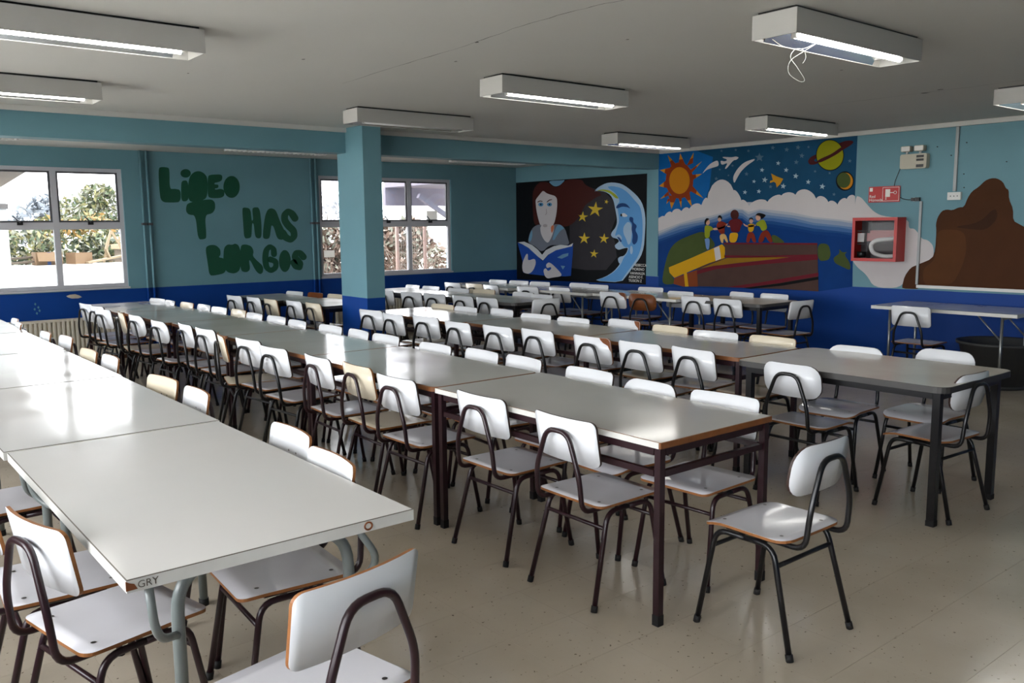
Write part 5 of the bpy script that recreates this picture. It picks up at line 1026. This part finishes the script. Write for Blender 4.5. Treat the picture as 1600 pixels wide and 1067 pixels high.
MB().box(-.035,0,-.068,.068,-.04,.04,'pvc_white').build('plate', so)
for y in (-.035,0,.035): MB().lathe([(0,0),(.006,0)], 0, 0, 'black_plastic', 8).build('socket_hole', so)
for o, y in zip([c for c in so.children if c.name.startswith('socket_hole')], (-.035,0,.035)): o.rotation_euler = (0,math.pi/2,0); o.location = (-.0356,y,0)
for k, (y, z) in enumerate([(4.42,2.40),(4.12,2.42),(4.27,2.30),(4.13,2.10),(4.12,1.96),(3.72,2.2)]):
    o = MB().lathe([(.006,0),(.005,-.012),(0,-.014)], 0, 0, 'black_plastic', 8).build('wall_screw', bpy.data.objects['wall_right']); o.rotation_euler = (0,math.pi/2,0); o.location = (XM,y,z)

tb = tag(empty('plastic_tub', (9.0,3.50,0)), 'dark grey round plastic tub under the folding table by the wall', 'tub')
MB().lathe([(0,.03),(.27,.03),(.36,.42),(.385,.42),(.388,.445),(.372,.448),(.35,.43),(.262,.05),(0,.05)], 0, 0, 'tub_grey', 32).build('basin', tb)
MB().lathe([(.25,.0),(.275,.0),(.275,.035),(.25,.035)], 0, 0, 'tub_grey', 24).build('foot_ring', tb)

# ---------------------------------------------------------------- outside
struct(MB().box(-40,50,YW+WT,90,-.6,-.3,'yard_ground').build('ground'))
struct(MB().box(-60,XL-WT,-30,90,-.65,-.32,'bounce_ground').build('ground_side'))
rw = tag(MB().box(-3,5.3,15.0,15.45,-.3,1.07,'stucco_white').build('retaining_wall'), 'low white rendered wall outside the near window', 'wall')
nb = tag(empty('neighbour_building', (0,14,-.3)), 'white building corner with a jutting eave outside the near window', 'building')
MB().box(-3,2.17,-.5,2,0,2.35,'stucco_white').build('facade', nb); MB().box(-3,2.19,-.52,2,2.2,2.27,'eave_grey').build('string_course', nb)
MB().prism([(-.9,2.88),(-.9,2.78),(2,2.60),(2,2.95)], lambda a,c: (-3,a,c), lambda a,c: (2.52,a,c), 'eave_grey').build('eave', nb)
def leafy(name, loc, blobs, mats, n, label, group, size=.09, seed=1, stems='twig'):
    r = random.Random(seed); t = tag(empty(name, loc), label, 'shrub' if 'shrub' in name else 'tree', group); b = MB()
    for k in range(n):
        cx, cy, cz, R_ = blobs[r.randrange(len(blobs))]
        d = Vector((r.gauss(0,1), r.gauss(0,1), r.gauss(0,1))).normalized()*R_*r.uniform(.35,1)**.5
        p = Vector((cx,cy,cz))+Vector((d.x,d.y,d.z*.85)); u = Vector((r.gauss(0,1),r.gauss(0,1),r.gauss(0,1))).normalized(); v = u.cross(Vector((r.gauss(0,1),r.gauss(0,1),r.gauss(0,1)))).normalized()
        s = size*r.uniform(.5,1.1); i = len(b.v); b.v += [tuple(p-u*s), tuple(p+v*s*.4), tuple(p+u*s), tuple(p-v*s*.4)]; b.face((i,i+1,i+2,i+3), mats[r.randrange(len(mats))])
    stuff(b.build('foliage', t)); st = MB()
    for cx, cy, cz, R_ in blobs: st.tube([(cx*.3,cy*.3,0),(cx*.7,cy*.7,cz*.5),(cx,cy,cz)], .03, stems, 5, r2=.01)
    st.build('stems', t)
G = ['leaf_green','leaf_dark','leaf_yellow','leaf_pale']; O = ['leaf_green','leaf_yellow','leaf_orange']; PL = ['leaf_pale','leaf_yellow','leaf_green']
leafy('leafy_shrub', (2.9,17.3,0), [(0,0,1.0,.6),(-.5,0,.9,.55),(.5,.1,.85,.55),(.1,-.2,1.35,.4)], G, 1500, 'green shrub behind the low wall, nearest the white building', 'shrubs behind the low wall', seed=2)
leafy('leafy_shrub', (4.0,17.2,0), [(0,0,.9,.6),(-.4,.1,1.1,.5),(.5,0,.9,.6),(.2,-.2,1.3,.35)], G, 1500, 'dark green shrub behind the low wall in the middle', 'shrubs behind the low wall', seed=3)
leafy('leafy_shrub', (5.1,17.6,0), [(0,0,.9,.6),(-.4,.1,1.0,.5),(.5,0,.8,.6)], O, 1300, 'orange tinted shrub behind the wooden trestle', 'shrubs behind the low wall', seed=4)
leafy('flowering_shrub', (3.5,18.8,0), [(-.7,0,1.5,.4),(.2,0,1.55,.4),(1.0,0,1.6,.45)], O, 1300, 'orange flowering shrub above the green ones outside', 'shrubs behind the low wall', seed=5)
leafy('garden_tree', (4.95,20.5,0), [(0,0,1.8,.6),(.3,0,2.1,.5),(-.35,0,2.0,.45),(.1,0,2.35,.35)], PL, 1700, 'pale green loose tree outside the near window', None, seed=6)
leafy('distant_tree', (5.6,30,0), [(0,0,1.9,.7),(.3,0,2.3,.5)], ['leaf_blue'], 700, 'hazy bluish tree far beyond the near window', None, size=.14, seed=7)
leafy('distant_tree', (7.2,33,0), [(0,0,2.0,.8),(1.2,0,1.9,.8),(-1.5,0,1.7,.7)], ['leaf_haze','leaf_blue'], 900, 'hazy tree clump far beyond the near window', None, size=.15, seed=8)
bx = tag(empty('cardboard_box', (2.98,15.22,1.07)), 'open cardboard box with blue tape on the low outside wall', 'box', 'cardboard boxes outside')
MB().box(-.22,.16,-.16,-.15,0,.2,'cardboard').box(-.22,.16,.15,.16,0,.2,'cardboard').box(-.22,-.21,-.15,.15,0,.2,'cardboard').box(.15,.16,-.15,.15,0,.2,'cardboard').box(-.21,.15,-.15,.15,0,.01,'cardboard').build('carton', bx)
MB().prism([(-.16,.2),(-.15,.2),(-.24,.06),(-.25,.065)], lambda a,c: (-.2,a,c), lambda a,c: (.14,a,c), 'cardboard').build('flap', bx)
MB().box(-.06,-.01,-.164,-.16,.0,.2,'tape_blue').build('tape', bx)
b2 = tag(empty('cardboard_box', (3.42,15.25,1.07), .4), 'smaller plain cardboard box beside the blue taped one', 'box', 'cardboard boxes outside')
MB().box(-.15,.15,-.12,-.11,0,.18,'cardboard').box(-.15,.15,.11,.12,0,.18,'cardboard').box(-.15,-.14,-.11,.11,0,.18,'cardboard').box(.14,.15,-.11,.11,0,.18,'cardboard').build('carton', b2)
for k, (x0,y0,z0,x1,y1,z1,m,lb) in enumerate([(2.2,15.1,1.10,3.0,15.25,1.14,'old_timber','brown weathered plank on the low wall left of the boxes'),(2.25,15.2,1.17,2.9,15.35,1.2,'old_timber','upper brown plank stacked left of the boxes'),(3.5,15.1,1.09,4.2,15.3,1.2,'timber','pale plank leaning towards the trestle'),(3.55,15.25,1.12,4.4,15.2,1.13,'old_timber','grey plank lying flat beside the trestle')]):
    o = MB().beam((0,0,0),(x1-x0,y1-y0,z1-z0),.09,.03,m).build('wooden_plank'); o.location = (x0,y0,z0); tag(o, lb, 'plank', 'loose planks on the low wall')
tr = tag(empty('wooden_trestle', (3.92,15.25,1.07)), 'pale wooden trestle standing on the low outside wall', 'trestle')
for p, q in (((-.02,-.1,.52),(.26,-.12,0)),((-.02,-.1,.52),(-.12,-.1,.22)),((-.12,-.1,.22),(-.02,.0,.02)),((.02,.1,.5),(-.1,.14,0))): MB().beam(p,q,.045,.035,'timber').build('strut', tr)
sh = tag(empty('yard_bench', (4.55,15.9,1.0)), 'pale bench top with dark space below, right of the trestle', 'bench')
MB().box(-.4,.6,-.2,.3,.28,.36,'timber').build('bench_top', sh); MB().box(-.36,-.3,-.15,.25,-1.3,.28,'old_timber').build('leg', sh); MB().box(.5,.56,-.15,.25,-1.3,.28,'old_timber').build('leg', sh); MB().box(-.4,.6,-.2,-.17,.42,.5,'timber').build('rail', sh)

def bare(loc, w, h, n, m, label, seed):
    r = random.Random(seed); t = tag(empty('bare_shrub', loc), label, 'shrub', 'bare shrubs behind the wire fence'); b = MB()
    for k in range(n):
        x = r.uniform(-w,w); y = r.uniform(-.4,.4); p = Vector((x,y,0)); pts = [p]; d = Vector((r.gauss(0,.5),r.gauss(0,.3),1))
        L = h*r.uniform(.4,1)/5
        for i in range(5): d = (d+Vector((r.gauss(0,.5),r.gauss(0,.4),r.gauss(0,.25)))).normalized(); p = p+d*L; pts.append(p)
        b.tube(pts, .012*r.uniform(.6,1.4), m if r.random() < .7 else 'twig_pale', 3, r2=.004)
    stuff(b.build('branches', t))
bare((7.45,15.4,-.3), .65, 2.0, 260, 'twig', 'tangled bare brown shrub outside, beside the teal column', 11)
bare((9.3,15.2,-.3), .8, 2.2, 280, 'twig', 'tangled bare shrub behind the wire fence panel', 12)
leafy('pale_shrub', (9.0,18.5,0), [(-1.2,0,1.7,.9),(0,0,1.9,.9),(1.4,0,1.8,.9),(.6,0,2.4,.6)], ['leaf_haze'], 2400, 'pale haze-coloured shrub above the bare ones outside', None, size=.11, seed=13, stems='twig_pale')
leafy('dry_shrub', (7.3,16.4,-.3), [(-.5,0,.8,.6),(.1,.1,1.2,.7),(.6,0,1.0,.6),(.2,0,1.7,.5),(-.4,0,1.5,.5)], ['twig','twig_pale','leaf_pale'], 3200, 'dry brown shrub behind the bare twigs beside the teal column', 'dry shrubs behind the wire fence', size=.12, seed=21)
leafy('dry_shrub', (9.3,16.6,-.3), [(-.9,0,.8,.6),(0,.1,1.1,.7),(.7,0,.9,.7),(1.5,0,1.1,.7),(.3,0,1.7,.5),(-.8,0,1.6,.5),(1.2,0,1.7,.5)], ['twig','twig_pale','leaf_pale'], 4200, 'dry brown shrub right behind the wire fence panel', 'dry shrubs behind the wire fence', size=.12, seed=22)
leafy('leafy_shrub', (8.15,14.4,-.3), [(0,0,1.0,.2),(.1,0,1.2,.15)], ['leaf_yellow'], 160, 'small yellow-leaved plant at the foot of the wire fence', None, size=.06, seed=14)
fe = tag(empty('wire_fence', (8.62,14.0,-.3)), 'welded wire fence with pale pink posts outside the column window', 'fence')
for x in (0, .62): MB().box(x-.025,x+.025,-.025,.025,0,1.95,'post_pink').build('post', fe)
wr = MB()
for k in range(1, 13): wr.tube([(k*.048,0,.3),(k*.048,0,1.9)], .0035, 'wire_grey', 4)
for k in range(8): wr.tube([(0,0,.3+k*.225),(.62,0,.3+k*.225)], .005, 'wire_grey', 4)
stuff(wr.build('wire_mesh', fe))
po = tag(empty('porch', (9.0,12.9,-.3)), 'lilac porch roof on posts outside the window nearest the murals', 'porch')
MB().box(-.75,2.2,-.8,.9,2.62,2.76,'porch_lilac').build('roof', po); MB().box(-.75,2.2,.86,.95,2.3,2.62,'porch_lilac').build('fascia', po)
MB().box(.02,.12,-.05,.05,0,2.62,'post_grey').build('post', po); MB().box(.20,.30,-.05,.05,0,2.62,'post_cream').build('post', po); MB().box(.46,.54,-.02,.06,0,2.62,'post_cream').build('post', po)
MB().beam((-.6,.0,2.45),(.0,.0,2.1),.07,.08,'porch_lilac').build('brace', po)
MB().box(.3,.46,.06,.09,0,1.95,'brick_brown').build('infill_panel', po)
MB().box(.54,1.5,-.02,.06,0,2.2,'post_cream').build('end_wall', po)
